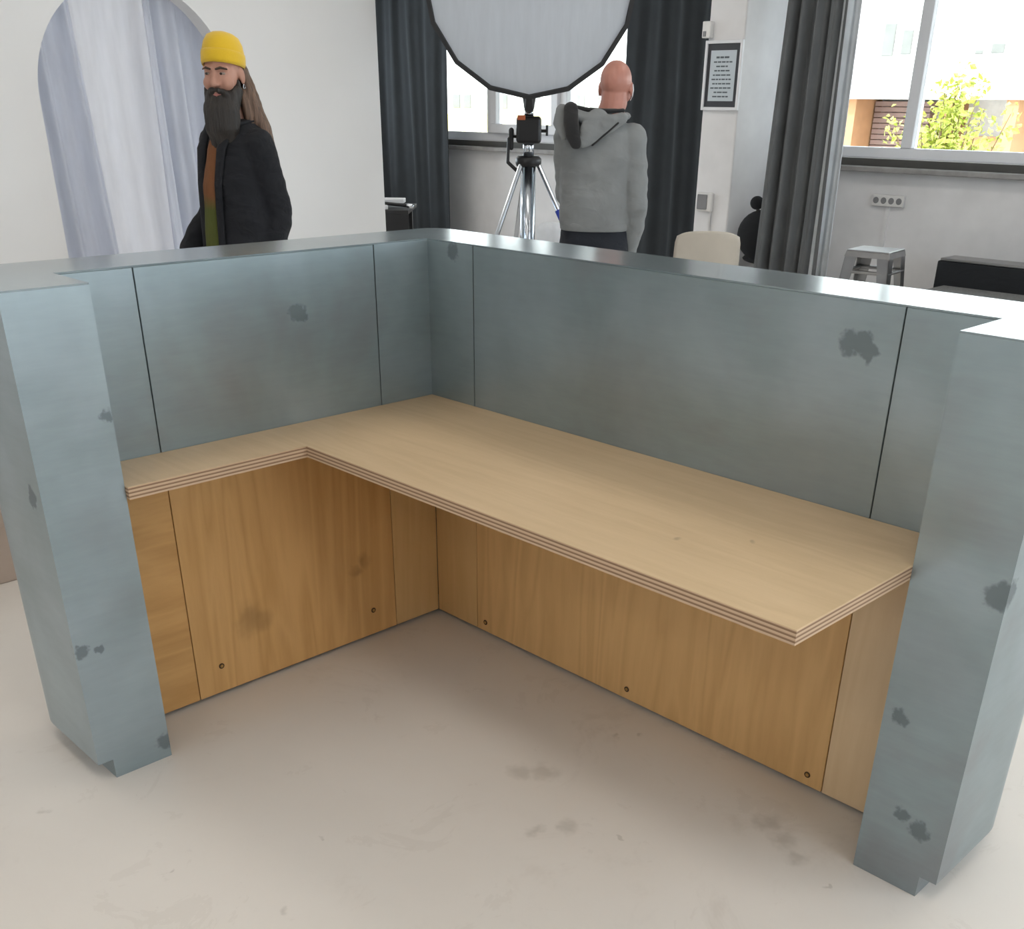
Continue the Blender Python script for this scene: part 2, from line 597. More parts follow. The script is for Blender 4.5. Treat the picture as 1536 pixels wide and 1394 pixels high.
def frame_of(t, ref):
    t = t.normalized()
    s = ref - t * ref.dot(t)
    if s.length < 1e-4:
        ref = Vector((0, 1, 0)) if abs(t.y) < 0.9 else Vector((1, 0, 0))
        s = ref - t * ref.dot(t)
    s.normalize()
    return s, t.cross(s)


def tube(bm, pts, rad, n=12, ref=(1, 0, 0), caps=True, round_ends=False):
    """tapered tube; rad entries are r or (r_along_ref, r_other)."""
    pts = [Vector(p) for p in pts]
    if not isinstance(rad, (list, tuple)) or (isinstance(rad, tuple) and len(rad) == 2 and len(pts) != 2):
        rad = [rad] * len(pts)
    rad = [(r, r) if not isinstance(r, (tuple, list)) else tuple(r) for r in rad]
    ref = Vector(ref)
    if round_ends:
        t0 = (pts[0] - pts[1]).normalized()
        t1 = (pts[-1] - pts[-2]).normalized()
        p2, r2 = [], []
        for k in (0.97, 0.75, 0.4):
            r = rad[0]
            p2.append(pts[0] + t0 * max(r) * k)
            s = math.sqrt(1 - k * k)
            r2.append((r[0] * s, r[1] * s))
        e2, er2 = [], []
        for k in (0.4, 0.75, 0.97):
            r = rad[-1]
            e2.append(pts[-1] + t1 * max(r) * k)
            s = math.sqrt(1 - k * k)
            er2.append((r[0] * s, r[1] * s))
        pts = p2 + pts + e2
        rad = r2 + rad + er2
    rings = []
    for i, p in enumerate(pts):
        t = (pts[min(i + 1, len(pts) - 1)] - pts[max(i - 1, 0)])
        s, u = frame_of(t, ref)
        ring = []
        for k in range(n):
            a = 2 * math.pi * k / n
            ring.append(bm.verts.new(p + s * math.cos(a) * rad[i][0] + u * math.sin(a) * rad[i][1]))
        rings.append(ring)
    for a, b in zip(rings, rings[1:]):
        for k in range(n):
            bm.faces.new((a[k], a[(k + 1) % n], b[(k + 1) % n], b[k]))
    if caps:
        bm.faces.new(rings[0][::-1])
        bm.faces.new(rings[-1])


def ball(bm, c, r, seg=16, ring=10):
    r = (r, r, r) if not isinstance(r, (tuple, list)) else r
    mat = Matrix.Translation(c) @ Matrix.Diagonal((*r, 1))
    bmesh.ops.create_uvsphere(bm, u_segments=seg, v_segments=ring, radius=1, matrix=mat)


def lathe(bm, prof, n=24, cx=0, cy=0):
    rings = []
    for r, z in prof:
        if r < 1e-5:
            rings.append([bm.verts.new((cx, cy, z))])
        else:
            rings.append([bm.verts.new((cx + r * math.cos(2 * math.pi * k / n), cy + r * math.sin(2 * math.pi * k / n), z)) for k in range(n)])
    for a, b in zip(rings, rings[1:]):
        for k in range(n):
            q = [a[k % len(a)], a[(k + 1) % len(a)], b[(k + 1) % len(b)], b[k % len(b)]]
            u = []
            for v in q:
                if v not in u:
                    u.append(v)
            if len(u) > 2:
                bm.faces.new(u)


def sections(bm, secs, n=28, caps=True, expo=2.3):
    """loft of horizontal superellipse sections (cx, cy, z, rx, ry)."""
    rings = []
    for cx, cy, z, rx, ry in secs:
        ring = []
        for k in range(n):
            a = 2 * math.pi * k / n
            c, s = math.cos(a), math.sin(a)
            ring.append(bm.verts.new((cx + rx * math.copysign(abs(c) ** (2 / expo), c), cy + ry * math.copysign(abs(s) ** (2 / expo), s), z)))
        rings.append(ring)
    for a, b in zip(rings, rings[1:]):
        for k in range(n):
            bm.faces.new((a[k], a[(k + 1) % n], b[(k + 1) % n], b[k]))
    if caps:
        bm.faces.new(rings[0][::-1])
        bm.faces.new(rings[-1])


def fused(name, bm, mat, parent, voxel=0.006, smooth_it=6, wrinkle=None):
    """join overlapping closed lumps into one continuous skin."""
    bmesh.ops.recalc_face_normals(bm, faces=bm.faces)
    me = bpy.data.meshes.new(name)
    bm.to_mesh(me)
    bm.free()
    tmp = bpy.data.objects.new('tmp_' + name, me)
    COL.objects.link(tmp)
    rm = tmp.modifiers.new('r', 'REMESH')
    rm.mode = 'VOXEL'
    rm.voxel_size = voxel
    sm = tmp.modifiers.new('s', 'SMOOTH')
    sm.factor = 0.5
    sm.iterations = smooth_it
    dg = bpy.context.evaluated_depsgraph_get()
    out = bpy.data.meshes.new_from_object(tmp.evaluated_get(dg))
    bpy.data.objects.remove(tmp)
    bpy.data.meshes.remove(me)
    out.name = name
    if wrinkle:
        out.calc_loop_triangles()
        nr = [v.normal.copy() for v in out.vertices]
        for v, nn in zip(out.vertices, nr):
            v.co += nn * wrinkle(v.co)
    out.materials.clear()
    out.materials.append(M[mat])
    for p in out.polygons:
        p.use_smooth = True
    o = bpy.data.objects.new(name, out)
    COL.objects.link(o)
    o.parent = parent
    return o


def grid_wall(bm, us, vs, holes, t0, t1, axis):
    """slab with rectangular openings as one connected mesh. axis 'y': u=x, slab between y=t0..t1; axis 'x': u=y."""
    cache = {}

    def V(u, v, t):
        k = (round(u, 5), round(v, 5), round(t, 5))
        if k not in cache:
            cache[k] = bm.verts.new((u, t, v) if axis == 'y' else (t, u, v))
        return cache[k]
    us = sorted(set(us)); vs = sorted(set(vs))
    nu, nv = len(us) - 1, len(vs) - 1

    def solid(i, j):
        if i < 0 or j < 0 or i >= nu or j >= nv:
            return False
        cu, cv = (us[i] + us[i + 1]) / 2, (vs[j] + vs[j + 1]) / 2
        return not any(h[0] < cu < h[1] and h[2] < cv < h[3] for h in holes)
    for i in range(nu):
        for j in range(nv):
            if not solid(i, j):
                continue
            a, b, c, d = us[i], us[i + 1], vs[j], vs[j + 1]
            bm.faces.new((V(a, c, t0), V(b, c, t0), V(b, d, t0), V(a, d, t0)))
            bm.faces.new((V(a, d, t1), V(b, d, t1), V(b, c, t1), V(a, c, t1)))
            if not solid(i - 1, j):
                bm.faces.new((V(a, c, t0), V(a, d, t0), V(a, d, t1), V(a, c, t1)))
            if not solid(i + 1, j):
                bm.faces.new((V(b, c, t0), V(b, c, t1), V(b, d, t1), V(b, d, t0)))
            if not solid(i, j - 1):
                bm.faces.new((V(a, c, t0), V(a, c, t1), V(b, c, t1), V(b, c, t0)))
            if not solid(i, j + 1):
                bm.faces.new((V(a, d, t0), V(b, d, t0), V(b, d, t1), V(a, d, t1)))


def pleated(name, mat, parent, a, b, z0, z1, folds, amp, thick=0.004, spread=1.0, shift=0.0, nu=120, nv=26, seed=0, wander=0.25, swing=0.0):
    """hanging cloth from plan point a to plan point b; the lower hem may spread and shift along a->b."""
    a, b = Vector((a[0], a[1])), Vector((b[0], b[1]))
    d = b - a
    L = d.length
    d.normalize()
    nrm = Vector((d.y, -d.x))
    bm = bmesh.new()
    vs = []
    for j in range(nv + 1):
        v = j / nv                       # 0 top .. 1 hem
        z = z1 + (z0 - z1) * v
        row = []
        for i in range(nu + 1):
            u = i / nu
            ph = u * folds * 2 * math.pi
            nzv = mnoise.noise(Vector((u * folds * 0.7 + seed, v * 1.2, seed))) * wander * 2 * math.pi
            am = amp * (0.75 + 0.35 * v) * (0.7 + 0.6 * abs(mnoise.noise(Vector((u * folds * 0.5, seed + 3, v * .6)))))
            off = am * math.sin(ph + nzv) + am * 0.35 * math.sin(2.3 * ph + 1.3 + nzv * 2)
            uu = (u - 0.5) * (1 + (spread - 1) * v) + 0.5
            p = a + d * (uu * L + shift * v) + nrm * (off + swing * v)
            row.append(bm.verts.new((p.x, p.y, z)))
        vs.append(row)
    for r0, r1 in zip(vs, vs[1:]):
        for i in range(nu):
            bm.faces.new((r0[i], r0[i + 1], r1[i + 1], r1[i]))
    o = finish(name, bm, mat, parent, smooth=True)
    so = o.modifiers.new('thickness', 'SOLIDIFY')
    so.thickness = thick
    so.offset = 0
    return o


def arc(cx, cy, r, a0, a1, n=10):
    return [(cx + r * math.cos(math.radians(a0 + (a1 - a0) * i / n)), cy + r * math.sin(math.radians(a0 + (a1 - a0) * i / n))) for i in range(n + 1)]


def sheet(bm, path, t, z0, z1):
    """thin folded sheet following a plan path; thickness t to the left of the path."""
    pts = [Vector(p) for p in path]
    inner = []
    for i, p in enumerate(pts):
        d0 = (p - pts[i - 1]).normalized() if i > 0 else None
        d1 = (pts[i + 1] - p).normalized() if i < len(pts) - 1 else None
        if d0 is None:
            d0 = d1
        if d1 is None:
            d1 = d0
        n0, n1 = Vector((-d0.y, d0.x)), Vector((-d1.y, d1.x))
        nn = (n0 + n1)
        nn.normalize()
        inner.append(p + nn * (t / max(0.3, nn.dot(n0))))
    prism(bm, [tuple(p) for p in pts] + [tuple(p) for p in reversed(inner)], z0, z1)

# ================================================================== THE ROOM
bm = bmesh.new(); box(bm, (XL - .4, YB - .4, -.12), (XR + .4, YW + .4, 0))
structure(finish('floor', bm, 'floor'), 'pale painted concrete floor with faint scuffs and stains', 'floor')
bm = bmesh.new(); box(bm, (XL - .4, YB - .4, ZC), (XR + .4, YW + .4, ZC + .15))
structure(finish('ceiling', bm, 'ceil'))

HA = (WIN_A[0], WIN_A[1], WIN_A[2], WIN_A[3]); HB = WIN_B
bm = bmesh.new()
grid_wall(bm, [XL - .4, HA[0], HA[1], HB[0], HB[1], XR + .4], [0, HA[2], HA[3], ZC], [HA, HB], YW, YW + .35, 'y')
structure(finish('wall_back', bm, 'wall2'), 'white plastered wall below the long windows', 'wall')
bm = bmesh.new()
grid_wall(bm, [YB, WIN_C[0], WIN_C[1], YW], [0, WIN_C[2], WIN_C[3], ZC], [WIN_C], XL - .35, XL, 'x')
structure(finish('wall_left', bm, 'wall'))
bm = bmesh.new()
grid_wall(bm, [YB, FILL_WIN_D[0], FILL_WIN_D[1], YW], [0, FILL_WIN_D[2], FILL_WIN_D[3], ZC], [FILL_WIN_D], XR, XR + .3, 'x')
structure(finish('wall_right', bm, 'wall'))
bm = bmesh.new()
grid_wall(bm, [XL, FILL_WIN_E[0], FILL_WIN_E[1], XR], [0, FILL_WIN_E[2], FILL_WIN_E[3], ZC], [FILL_WIN_E], YB - .3, YB, 'y')
structure(finish('wall_front', bm, 'wall'))


def window(name, x0, x1, z0, z1, posts, axis='y', t=YW, sashes=()):
    """white framed window; posts = positions of the uprights; panes between them."""
    e = empty(name)
    structure(e)

    def B(bm, u0, u1, d0, d1, w0, w1, bev=.006):
        if axis == 'y':
            box(bm, (u0, t + d0, w0), (u1, t + d1, w1), bev)
        else:
            box(bm, (t - d0, u0, w0), (t - d1, u1, w1), bev)
    fr = 0.075
    for u0, u1, w0, w1 in ((x0, x1, z0, z0 + fr), (x0, x1, z1 - fr, z1), (x0, x0 + fr, z0 + fr, z1 - fr), (x1 - fr, x1, z0 + fr, z1 - fr)):
        bm = bmesh.new(); B(bm, u0, u1, .10, .19, w0, w1)
        finish('frame', bm, 'white_pvc', e)
    for p in posts:
        bm = bmesh.new(); B(bm, p - .045, p + .045, .09, .19, z0 + fr, z1 - fr)
        finish('mullion', bm, 'white_pvc', e)
    us = [x0 + fr] + [v for p in posts for v in (p - .045, p + .045)] + [x1 - fr]
    for i in range(0, len(us), 2):
        k = i // 2
        a, b = us[i], us[i + 1]
        if k in sashes:      # an opening casement: a second, heavier frame inside
            sw = .085
            s = None
            for j, (u0, u1, w0, w1) in enumerate(((a, b, z0 + fr, z0 + fr + sw), (a, b, z1 - fr - sw, z1 - fr), (a, a + sw, z0 + fr + sw, z1 - fr - sw), (b - sw, b, z0 + fr + sw, z1 - fr - sw))):
                bm = bmesh.new(); B(bm, u0, u1, .05, .15, w0, w1)
                finish('sash', bm, 'white_pvc', e)
            bm = bmesh.new(); B(bm, a + sw, b - sw, .10, .106, z0 + fr + sw, z1 - fr - sw, 0)
            finish('pane', bm, 'glass', e)
        else:
            bm = bmesh.new(); B(bm, a, b, .14, .146, z0 + fr, z1 - fr, 0)
            finish('pane', bm, 'glass', e)
    return e


window('window_1', *HA, [-6.56, -5.50], sashes=(1,))
window('window_2', *HB, [-1.83, -.10, 1.65, 3.0])
window('window_3', *WIN_C, [2.8, 4.2], axis='x', t=XL)
window('fill_window_4', *FILL_WIN_D, [.2, 1.9], axis='x', t=XR + .29)  # added out of view to light the counter from the side
window('fill_window_5', *FILL_WIN_E, [.2], t=YB - .29)  # added out of view to light the counter from the front
for i, (a, b) in enumerate(((HA[0] - .1, HA[1] + .1), (HB[0] - .1, HB[1] + .1))):
    bm = bmesh.new()
    box(bm, (a, YW - .10, 1.095), (b, YW + .10, 1.135), .008)
    o = finish('trim_%d' % (i + 1), bm, 'stone_sill'); structure(o)
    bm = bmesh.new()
    box(bm, (a, YW - .02, 1.135), (b, YW + .10, 1.188))  # dark strip standing in for shade above the sill
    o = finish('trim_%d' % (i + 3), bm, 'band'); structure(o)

# white pillar between the windows
PX0, PX1, PY0 = -3.10, -2.765, 5.40
bm = bmesh.new(); box(bm, (PX0, PY0, 0), (PX1, YW, ZC), .012)
o = finish('pillar', bm, 'wall2')
structure(o, 'white plastered pillar between the two window bays', 'pillar')

# set wall with the arched opening
AX0, AX1 = -3.11, -3.0
AYC, AZC, AR = .70, 1.53, .515
poly = [(-3.2, 0), (-3.2, 2.75), (2.16, 2.75), (2.16, 0), (AYC + AR, 0)] + arc(AYC, AZC, AR, 0, 180, 40) + [(AYC - AR, 0)]
bm = bmesh.new(); prism(bm, poly, AX0, AX1, 'x')
structure(finish('wall_arch', bm, 'flat'), 'freestanding white set wall pierced by a round arched opening', 'set wall')
# unseen ceiling lamps added to light the room: flat panel luminaires
M['lamp'] = emit_mat('added_lamp_diffuser', (1.0, .925, .83), LAMP)
for lx, ly in [(lx, ly) for lx in (-6.4, -3.6, -.8, 2.0, 4.2) for ly in (-4.0, -1.4, 1.2, 3.8)]:
    e = empty('added_ceiling_lamp', (lx, ly, ZC))
    bm = bmesh.new(); box(bm, (-.62, -.32, -.07), (.62, .32, 0), .01)
    finish('housing', bm, 'white_pvc', e)
    bm = bmesh.new(); box(bm, (-.58, -.28, -.076), (.58, .28, -.071))
    finish('diffuser', bm, 'lamp', e)
    tag(e, 'unseen rectangular panel lamp added on the white ceiling to light the room', 'lamp', 'added ceiling panel lamps')

# ================================================================== OUTSIDE
bm = bmesh.new(); box(bm, (-40, YW + .5, -.9), (20, 40, -.8))
structure(finish('ground', bm, 'asphalt'), 'pale sunlit yard outside the windows', 'ground')

e = empty('white_building', (0, 16, -.8))
bm = bmesh.new(); box(bm, (-11.5, 0, 2.48), (6, 6, 9.5)); finish('upper_wall', bm, 'fac_white', e)
bm = bmesh.new(); box(bm, (-11.5, 1.2, 0), (6, 5.8, 2.48)); finish('lower_wall', bm, 'fac_white', e)
for x0, x1, z0, z1 in ((-7.47, -7.27, 3.1, 3.56), (-7.13, -6.96, 3.12, 3.46), (-5.88, -5.76, 3.10, 3.16), (-5.63, -5.43, 3.11, 3.24), (-3.6, -2.8, 3.3, 4.3), (-1.4, -.6, 3.3, 4.3)):
    bm = bmesh.new(); box(bm, (x0, -.03, z0), (x1, .05, z1), .01); finish('window', bm, 'fac_pane', e)
for k in range(26):
    z = .2 + k * .087
    bm = bmesh.new(); box(bm, (-7.95, .9, z), (-6.9, 1.15, z + .078), .01); finish('garage_slat', bm, 'fac_door', e)
bm = bmesh.new(); box(bm, (-8.3, .3, 0), (-7.98, 1.2, 2.48)); finish('door_jamb', bm, 'fac_orange', e)
bm = bmesh.new(); box(bm, (-5.28, .1, 0), (-5.08, 1.2, 2.48)); finish('post', bm, 'fac_orange', e)
bm = bmesh.new(); box(bm, (-6.5, .6, 0), (-6.38, 1.2, 2.48)); finish('post', bm, 'fac_orange', e)
bm = bmesh.new(); box(bm, (-6.3, .7, 0), (-5.35, .9, 1.95)); finish('parapet', bm, 'fac_orange', e)
tag(e, 'sunlit white building with slatted garage door seen through the wide window', 'building')

e = empty('cream_building', (0, 16, -.8))
bm = bmesh.new(); box(bm, (-24, 0, 2.12), (-12.4, 6, 8)); finish('upper_wall', bm, 'fac_white', e)
bm = bmesh.new(); box(bm, (-24, -.25, 0), (-12.4, 5.9, 2.12)); finish('lower_wall', bm, 'fac_yellow', e)
for x0 in (-18.2, -17.83, -16.98, -16.62, -15.6, -15.2, -14.3, -13.9):
    bm = bmesh.new(); box(bm, (x0, -.03, 2.24), (x0 + .24, .05, 2.52), .01); finish('window', bm, 'fac_pane', e)
tag(e, 'pale cream building seen through the window behind the softbox', 'building')

e = empty('shrub', (-3.72, 11, -.8))
rnd = random.Random(3)
bm = bmesh.new()
tips = []
for k in range(34):
    a = rnd.uniform(0, 6.28); rr = rnd.uniform(.1, .75)
    h = rnd.uniform(1.2, 2.35) if rnd.random() < .75 else rnd.uniform(2.3, 2.85)
    tip = Vector((math.cos(a) * rr, math.sin(a) * rr * .7, h))
    mid = Vector((tip.x * .45, tip.y * .45, h * .55))
    tube(bm, [(0, 0, 0), mid, tip], [.02, .012, .004], 6)
    tips.append((mid, tip))
finish('stems', bm, 'twig', e)
bm = bmesh.new()
for mid, tip in tips:
    for k in range(110):
        t = rnd.uniform(-.1, 1.0)
        p = mid.lerp(tip, t) + Vector((rnd.gauss(0, .08), rnd.gauss(0, .08), rnd.gauss(0, .05)))
        d = Vector((rnd.gauss(0, 1), rnd.gauss(0, 1), rnd.gauss(0, .6))).normalized()
        s, u = frame_of(d, Vector((rnd.gauss(0, 1), rnd.gauss(0, 1), rnd.gauss(0, 1))))
        L = rnd.uniform(.06, .12); w = L * .3
        q = [bm.verts.new(x) for x in (p, p + d * L * .5 + s * w + u * .01, p + d * L, p + d * L * .5 - s * w + u * .01)]
        bm.faces.new(q)
fo = finish('foliage', bm, 'leaf', e); fo['kind'] = 'stuff'
tag(e, 'yellow-green leafy shrub outside the wide window', 'shrub')

# ================================================================== COUNTER BOOTH
Hh, DS, DT = 1.191, .7425, .030
WT = .215
P1, YL, YLE = .185, -1.083, -1.273
P2, XRR, XRE = .180, 1.673, 1.862
RE, RC = .13, .07
booth = empty('counter_booth', (0, 0, 0))
tag(booth, 'waist-high L-shaped counter wall clad in blue-grey zinc, plywood lined inside', 'counter')

outer = (arc(XRE - RE, WT - RE, RE, 0, 90, 12) + arc(-WT + RC, WT - RC, RC, 90, 180, 8) + arc(-WT + RE, YLE + RE, RE, 180, 270, 12))


def inset_outline(i, inn):
    oo = (arc(XRE - RE, WT - RE, RE - i, 0, 90, 12) + arc(-WT + RC, WT - RC, RC - i, 90, 180, 8) + arc(-WT + RE, YLE + RE, RE - i, 180, 270, 12))
    return oo + [(P1 - i, YLE + i), (P1 - i, YL - i), (-inn, YL - i), (-inn, inn), (XRR + i, inn), (XRR + i, -P2 + i), (XRE - i, -P2 + i)]


bm = bmesh.new(); prism(bm, inset_outline(.005, .018), .055, Hh - .005)
finish('core', bm, 'zinc_core', booth)
# plinth, set back from the ends and outside
ft = .038
foot = [(XRE - ft, -P2), (XRE - ft, WT - RE)] + arc(XRE - RE, WT - RE, RE - ft, 0, 90, 8)[1:] + arc(-WT + RC, WT - RC, RC - ft, 90, 180, 6) + arc(-WT + RE, YLE + RE, RE - ft, 180, 270, 8) + \
    [(P1, YLE + ft), (P1, YL), (-.03, YL), (-.03, .03), (XRR, .03), (XRR, -P2)]
bm = bmesh.new(); prism(bm, foot, 0, .055)
finish('plinth', bm, 'zinc', booth)
# post cladding: folded sheets
g = .0012
bm = bmesh.new()
path_l = arc(-WT + RE, YLE + RE, RE, 180, 270, 14) + [(P1, YLE), (P1, YL), (0, YL)]
sheet(bm, [(-WT, YLE + RE + .06)] + path_l, .004, .055, Hh - .004)
finish('post_cladding', bm, 'zinc', booth)
bm = bmesh.new()
path_r = [(XRR, 0), (XRR, -P2), (XRE, -P2)] + arc(XRE - RE, WT - RE, RE, 0, 90, 14) + [(XRE - RE - .06, WT)]
sheet(bm, path_r, .004, .055, Hh - .004)
finish('post_cladding', bm, 'zinc', booth)
# inside wall panels above the desk
z0, z1 = DS - .004, Hh - .004
for (a, b) in ((-.194, -.896), (-.896, YL)):
    bm = bmesh.new(); box(bm, (-.016, b + g, z0), (0, a - g, z1), .0012, 1); finish('zinc_panel', bm, 'zinc', booth)
for (a, b) in ((.194, 1.480), (1.480, XRR)):
    bm = bmesh.new(); box(bm, (a + g, 0, z0), (b - g, .016, z1), .0012, 1); finish('zinc_panel', bm, 'zinc', booth)
bm = bmesh.new(); sheet(bm, [(0, -.194 + g), (0, 0), (.194 - g, 0)], .016, z0, z1)
finish('corner_panel', bm, 'zinc', booth)
# outside panels
for (a, b) in ((YLE + RE + .062, -.45), (-.45, WT - RC - .1)):
    bm = bmesh.new(); box(bm, (-WT, a + g, .055), (-WT + .006, b - g, z1)); finish('zinc_panel', bm, 'zinc', booth)
for (a, b) in ((-WT + RC + .1, .8), (.8, XRE - RE - .062)):
    bm = bmesh.new(); box(bm, (a + g, WT - .006, .055), (b - g, WT, z1)); finish('zinc_panel', bm, 'zinc', booth)
bm = bmesh.new()
sheet(bm, [(-WT + RC + .1 - g, WT)] + arc(-WT + RC, WT - RC, RC, 90, 180, 10) + [(-WT, WT - RC - .1 + g)], .006, .055, z1)
finish('corner_panel', bm, 'zinc', booth)
# cap sheets
xs = .05
capl = [(xs - .0008, 0), (xs - .0008, WT)] + arc(-WT + RC, WT - RC, RC, 90, 180, 10) + arc(-WT + RE, YLE + RE, RE, 180, 270, 14) + [(P1, YLE), (P1, YL), (0, YL), (0, 0)]
bm = bmesh.new(); prism(bm, capl, Hh - .004, Hh); finish('cap_sheet', bm, 'zinc_cap', booth)
capr = [(xs + .0008, 0), (XRR, 0), (XRR, -P2), (XRE, -P2)] + arc(XRE - RE, WT - RE, RE, 0, 90, 14) + [(xs + .0008, WT)]
bm = bmesh.new(); prism(bm, capr, Hh - .004, Hh); finish('cap_sheet', bm, 'zinc_cap', booth)
# plywood lining below the desk
zb, zt = .012, DS - DT - .001


def screw(parent, p, axis):
    bm = bmesh.new()
    q = Vector(p)
    d = Vector((1, 0, 0)) if axis == 'x' else Vector((0, -1, 0))
    tube(bm, [q - d * .002, q + d * .0012], .0085, 12)
    s = finish('screw_hole', bm, 'hole', parent)
    bm = bmesh.new()
    tube(bm, [q - d * .001, q + d * .0022], .0048, 10)
    finish('screw', bm, 'brass', parent)


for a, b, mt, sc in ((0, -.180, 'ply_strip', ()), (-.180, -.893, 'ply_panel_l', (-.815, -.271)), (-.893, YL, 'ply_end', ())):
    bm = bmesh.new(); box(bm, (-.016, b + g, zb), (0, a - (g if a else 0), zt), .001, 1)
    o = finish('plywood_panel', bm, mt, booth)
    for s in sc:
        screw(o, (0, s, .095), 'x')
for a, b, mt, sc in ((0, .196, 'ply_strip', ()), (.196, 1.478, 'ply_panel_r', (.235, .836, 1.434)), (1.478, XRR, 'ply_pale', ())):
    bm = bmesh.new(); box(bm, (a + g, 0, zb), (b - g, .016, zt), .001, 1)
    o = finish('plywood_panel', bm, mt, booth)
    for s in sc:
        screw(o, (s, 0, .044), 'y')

# desktop: one L-shaped board
XF, YF = .200, -.594
poly = [(.0005, -.0005), (.0005, YL + .0005), (XF, YL + .0005), (XF, YF), (XRR - .0005, YF), (XRR - .0005, -.0005)]
bm = bmesh.new()
f1, f2, sides = prism(bm, poly, DS - DT, DS, side_mat=1)
es = [e for e in f2.edges]
bmesh.ops.bevel(bm, geom=es, offset=.0012, segments=1, affect='EDGES')
o = finish('desktop', bm, ['ply_top', 'ply_edge'])
tag(o, 'L-shaped birch plywood desktop with striped edge, fixed inside the zinc counter', 'desktop')

# ================================================================== CURTAINS AND DRAPES
def curtain(name, label, mat, a, b, z0, z1, folds, amp, lining=None, **kw):
    e = empty(name, ((a[0] + b[0]) / 2, (a[1] + b[1]) / 2, 0))
    dx, dy = e.location.x, e.location.y
    pleated('cloth', mat, e, (a[0] - dx, a[1] - dy), (b[0] - dx, b[1] - dy), z0, z1, folds, amp, **kw)
    if lining:
        la, lb, kw2 = lining
        pleated('lining', 'lining', e, (la[0] - dx, la[1] - dy), (lb[0] - dx, lb[1] - dy), z0, z1, 1.2, .02, nu=30, **kw2)
    bm = bmesh.new()
    tube(bm, [(a[0] - dx, a[1] - dy, z1 + .02), (b[0] - dx, b[1] - dy, z1 + .02)], .014, 10)
    finish('rail', bm, 'black_metal', e)
    return tag(e, label, 'curtain')


curtain('blackout_curtain', 'charcoal blackout curtain hanging between the set wall and the window', 'charcoal', (-7.95, 5.88), (-6.70, 5.88), .02, 3.2, 4, .022, seed=2)
curtain('blackout_curtain', 'charcoal blackout curtain hanging beside the white pillar behind the bald man', 'charcoal', (-4.30, 5.86), (-3.30, 5.86), .02, 3.2, 3.5, .025, seed=5)
curtain('grey_curtain', 'gathered grey pleated curtain with pale lining beside the wide window', 'grey_curtain', (-2.22, 5.16), (-1.80, 5.16), .02, 3.2, 4.2, .05,
        spread=1.35, shift=-.02, seed=9, nu=170,
        lining=((-1.845, 5.19), (-1.735, 5.22), dict(spread=1.25, shift=.01, seed=4)))

for nm, lab, mt, a, b, sp, sh, fo, am, sd in (
        ('fabric_drape', 'white fabric drape gathered along the near side of the arched opening', 'drape', (-3.225, .10), (-3.225, .47), 1.25, .07, 2.6, .06, 1),
        ('fabric_drape', 'white fabric drape hanging in the arch behind the man in the yellow beanie', 'drape', (-3.225, .86), (-3.225, 1.36), 1.0, .0, 3.6, .06, 6),
        ('sheer_drape', 'thin sheer cloth filling the middle of the arched opening', 'sheer', (-3.36, .05), (-3.36, 1.45), 1.0, .0, 6.0, .02, 8)):
    e = empty(nm, (a[0], (a[1] + b[1]) / 2, 0))
    cy = (a[1] + b[1]) / 2
    pleated('cloth', mt, e, (0, a[1] - cy), (0, b[1] - cy), .03, 2.45, fo, am, spread=sp, shift=sh, seed=sd, thick=.002, wander=.4)
    bm = bmesh.new(); tube(bm, [(0, a[1] - cy - .05, 2.47), (0, b[1] - cy + .05, 2.47)], .012, 10); finish('rod', bm, 'chrome', e)
    tag(e, lab, 'drape')

# ================================================================== THINGS ON WALL AND PILLAR
e = empty('framed_notice', ((PX0 + PX1) / 2, PY0, 1.745))
hw, hh = .172, .235
for a, b in (((-hw, -.022, -hh), (-hw + .022, 0, hh)), ((hw - .022, -.022, -hh), (hw, 0, hh)), ((-hw + .022, -.022, hh - .022), (hw - .022, 0, hh)), ((-hw + .022, -.022, -hh), (hw - .022, 0, -hh + .022))):
    bm = bmesh.new(); box(bm, a, b, .003); finish('frame', bm, 'white_pvc', e)
bm = bmesh.new(); box(bm, (-hw + .02, -.010, -hh + .02), (hw - .02, -.001, hh - .02)); finish('mount', bm, 'frame_dark', e)
bm = bmesh.new(); box(bm, (-.118, -.0125, -.172), (.118, -.0105, .168)); pp = finish('paper', bm, 'paper', e)
rnd = random.Random(11)
bm = bmesh.new()
for k in range(10):
    z = .115 - k * .029
    L = (.13, .17, .12, .15, .17, .19, .17, .20, .13, .15)[k]
    x = -L / 2
    while x < L / 2 - .012:
        w = min(rnd.uniform(.018, .045), L / 2 - x)
        box(bm, (x, -.0132, z), (x + w, -.0126, z + (.013 if k == 0 else .0095)))
        x += w + .006
o = finish('printed_text', bm, 'ink', pp); o['kind'] = 'stuff'
tag(e, 'white framed notice with dark mount and printed sheet on the pillar', 'notice')

e = empty('wall_box', (-3.085, PY0, 2.05))
bm = bmesh.new(); box(bm, (-.04, -.05, -.055), (.035, 0, .055), .006); finish('case', bm, 'socket', e)
bm = bmesh.new(); box(bm, (-.03, -.054, -.045), (.0, -.049, -.01), .003); finish('grille', bm, 'socket_d', e)
tag(e, 'small white plastic box mounted above the framed notice', 'wall box')

e = empty('wall_socket', (-2.985, PY0, .855))
bm = bmesh.new(); box(bm, (-.075, -.035, -.07), (.075, 0, .07), .010); finish('case', bm, 'socket', e)
bm = bmesh.new(); box(bm, (-.065, -.040, -.055), (.030, -.034, .055), .006); finish('flap', bm, 'socket_d', e)
bm = bmesh.new(); tube(bm, [(.05, -.012, -.07), (.052, -.012, -.20), (.045, -.012, -.855)], .010, 8); finish('conduit', bm, 'socket', e)
tag(e, 'white surface socket with grey flap and conduit on the pillar', 'socket')

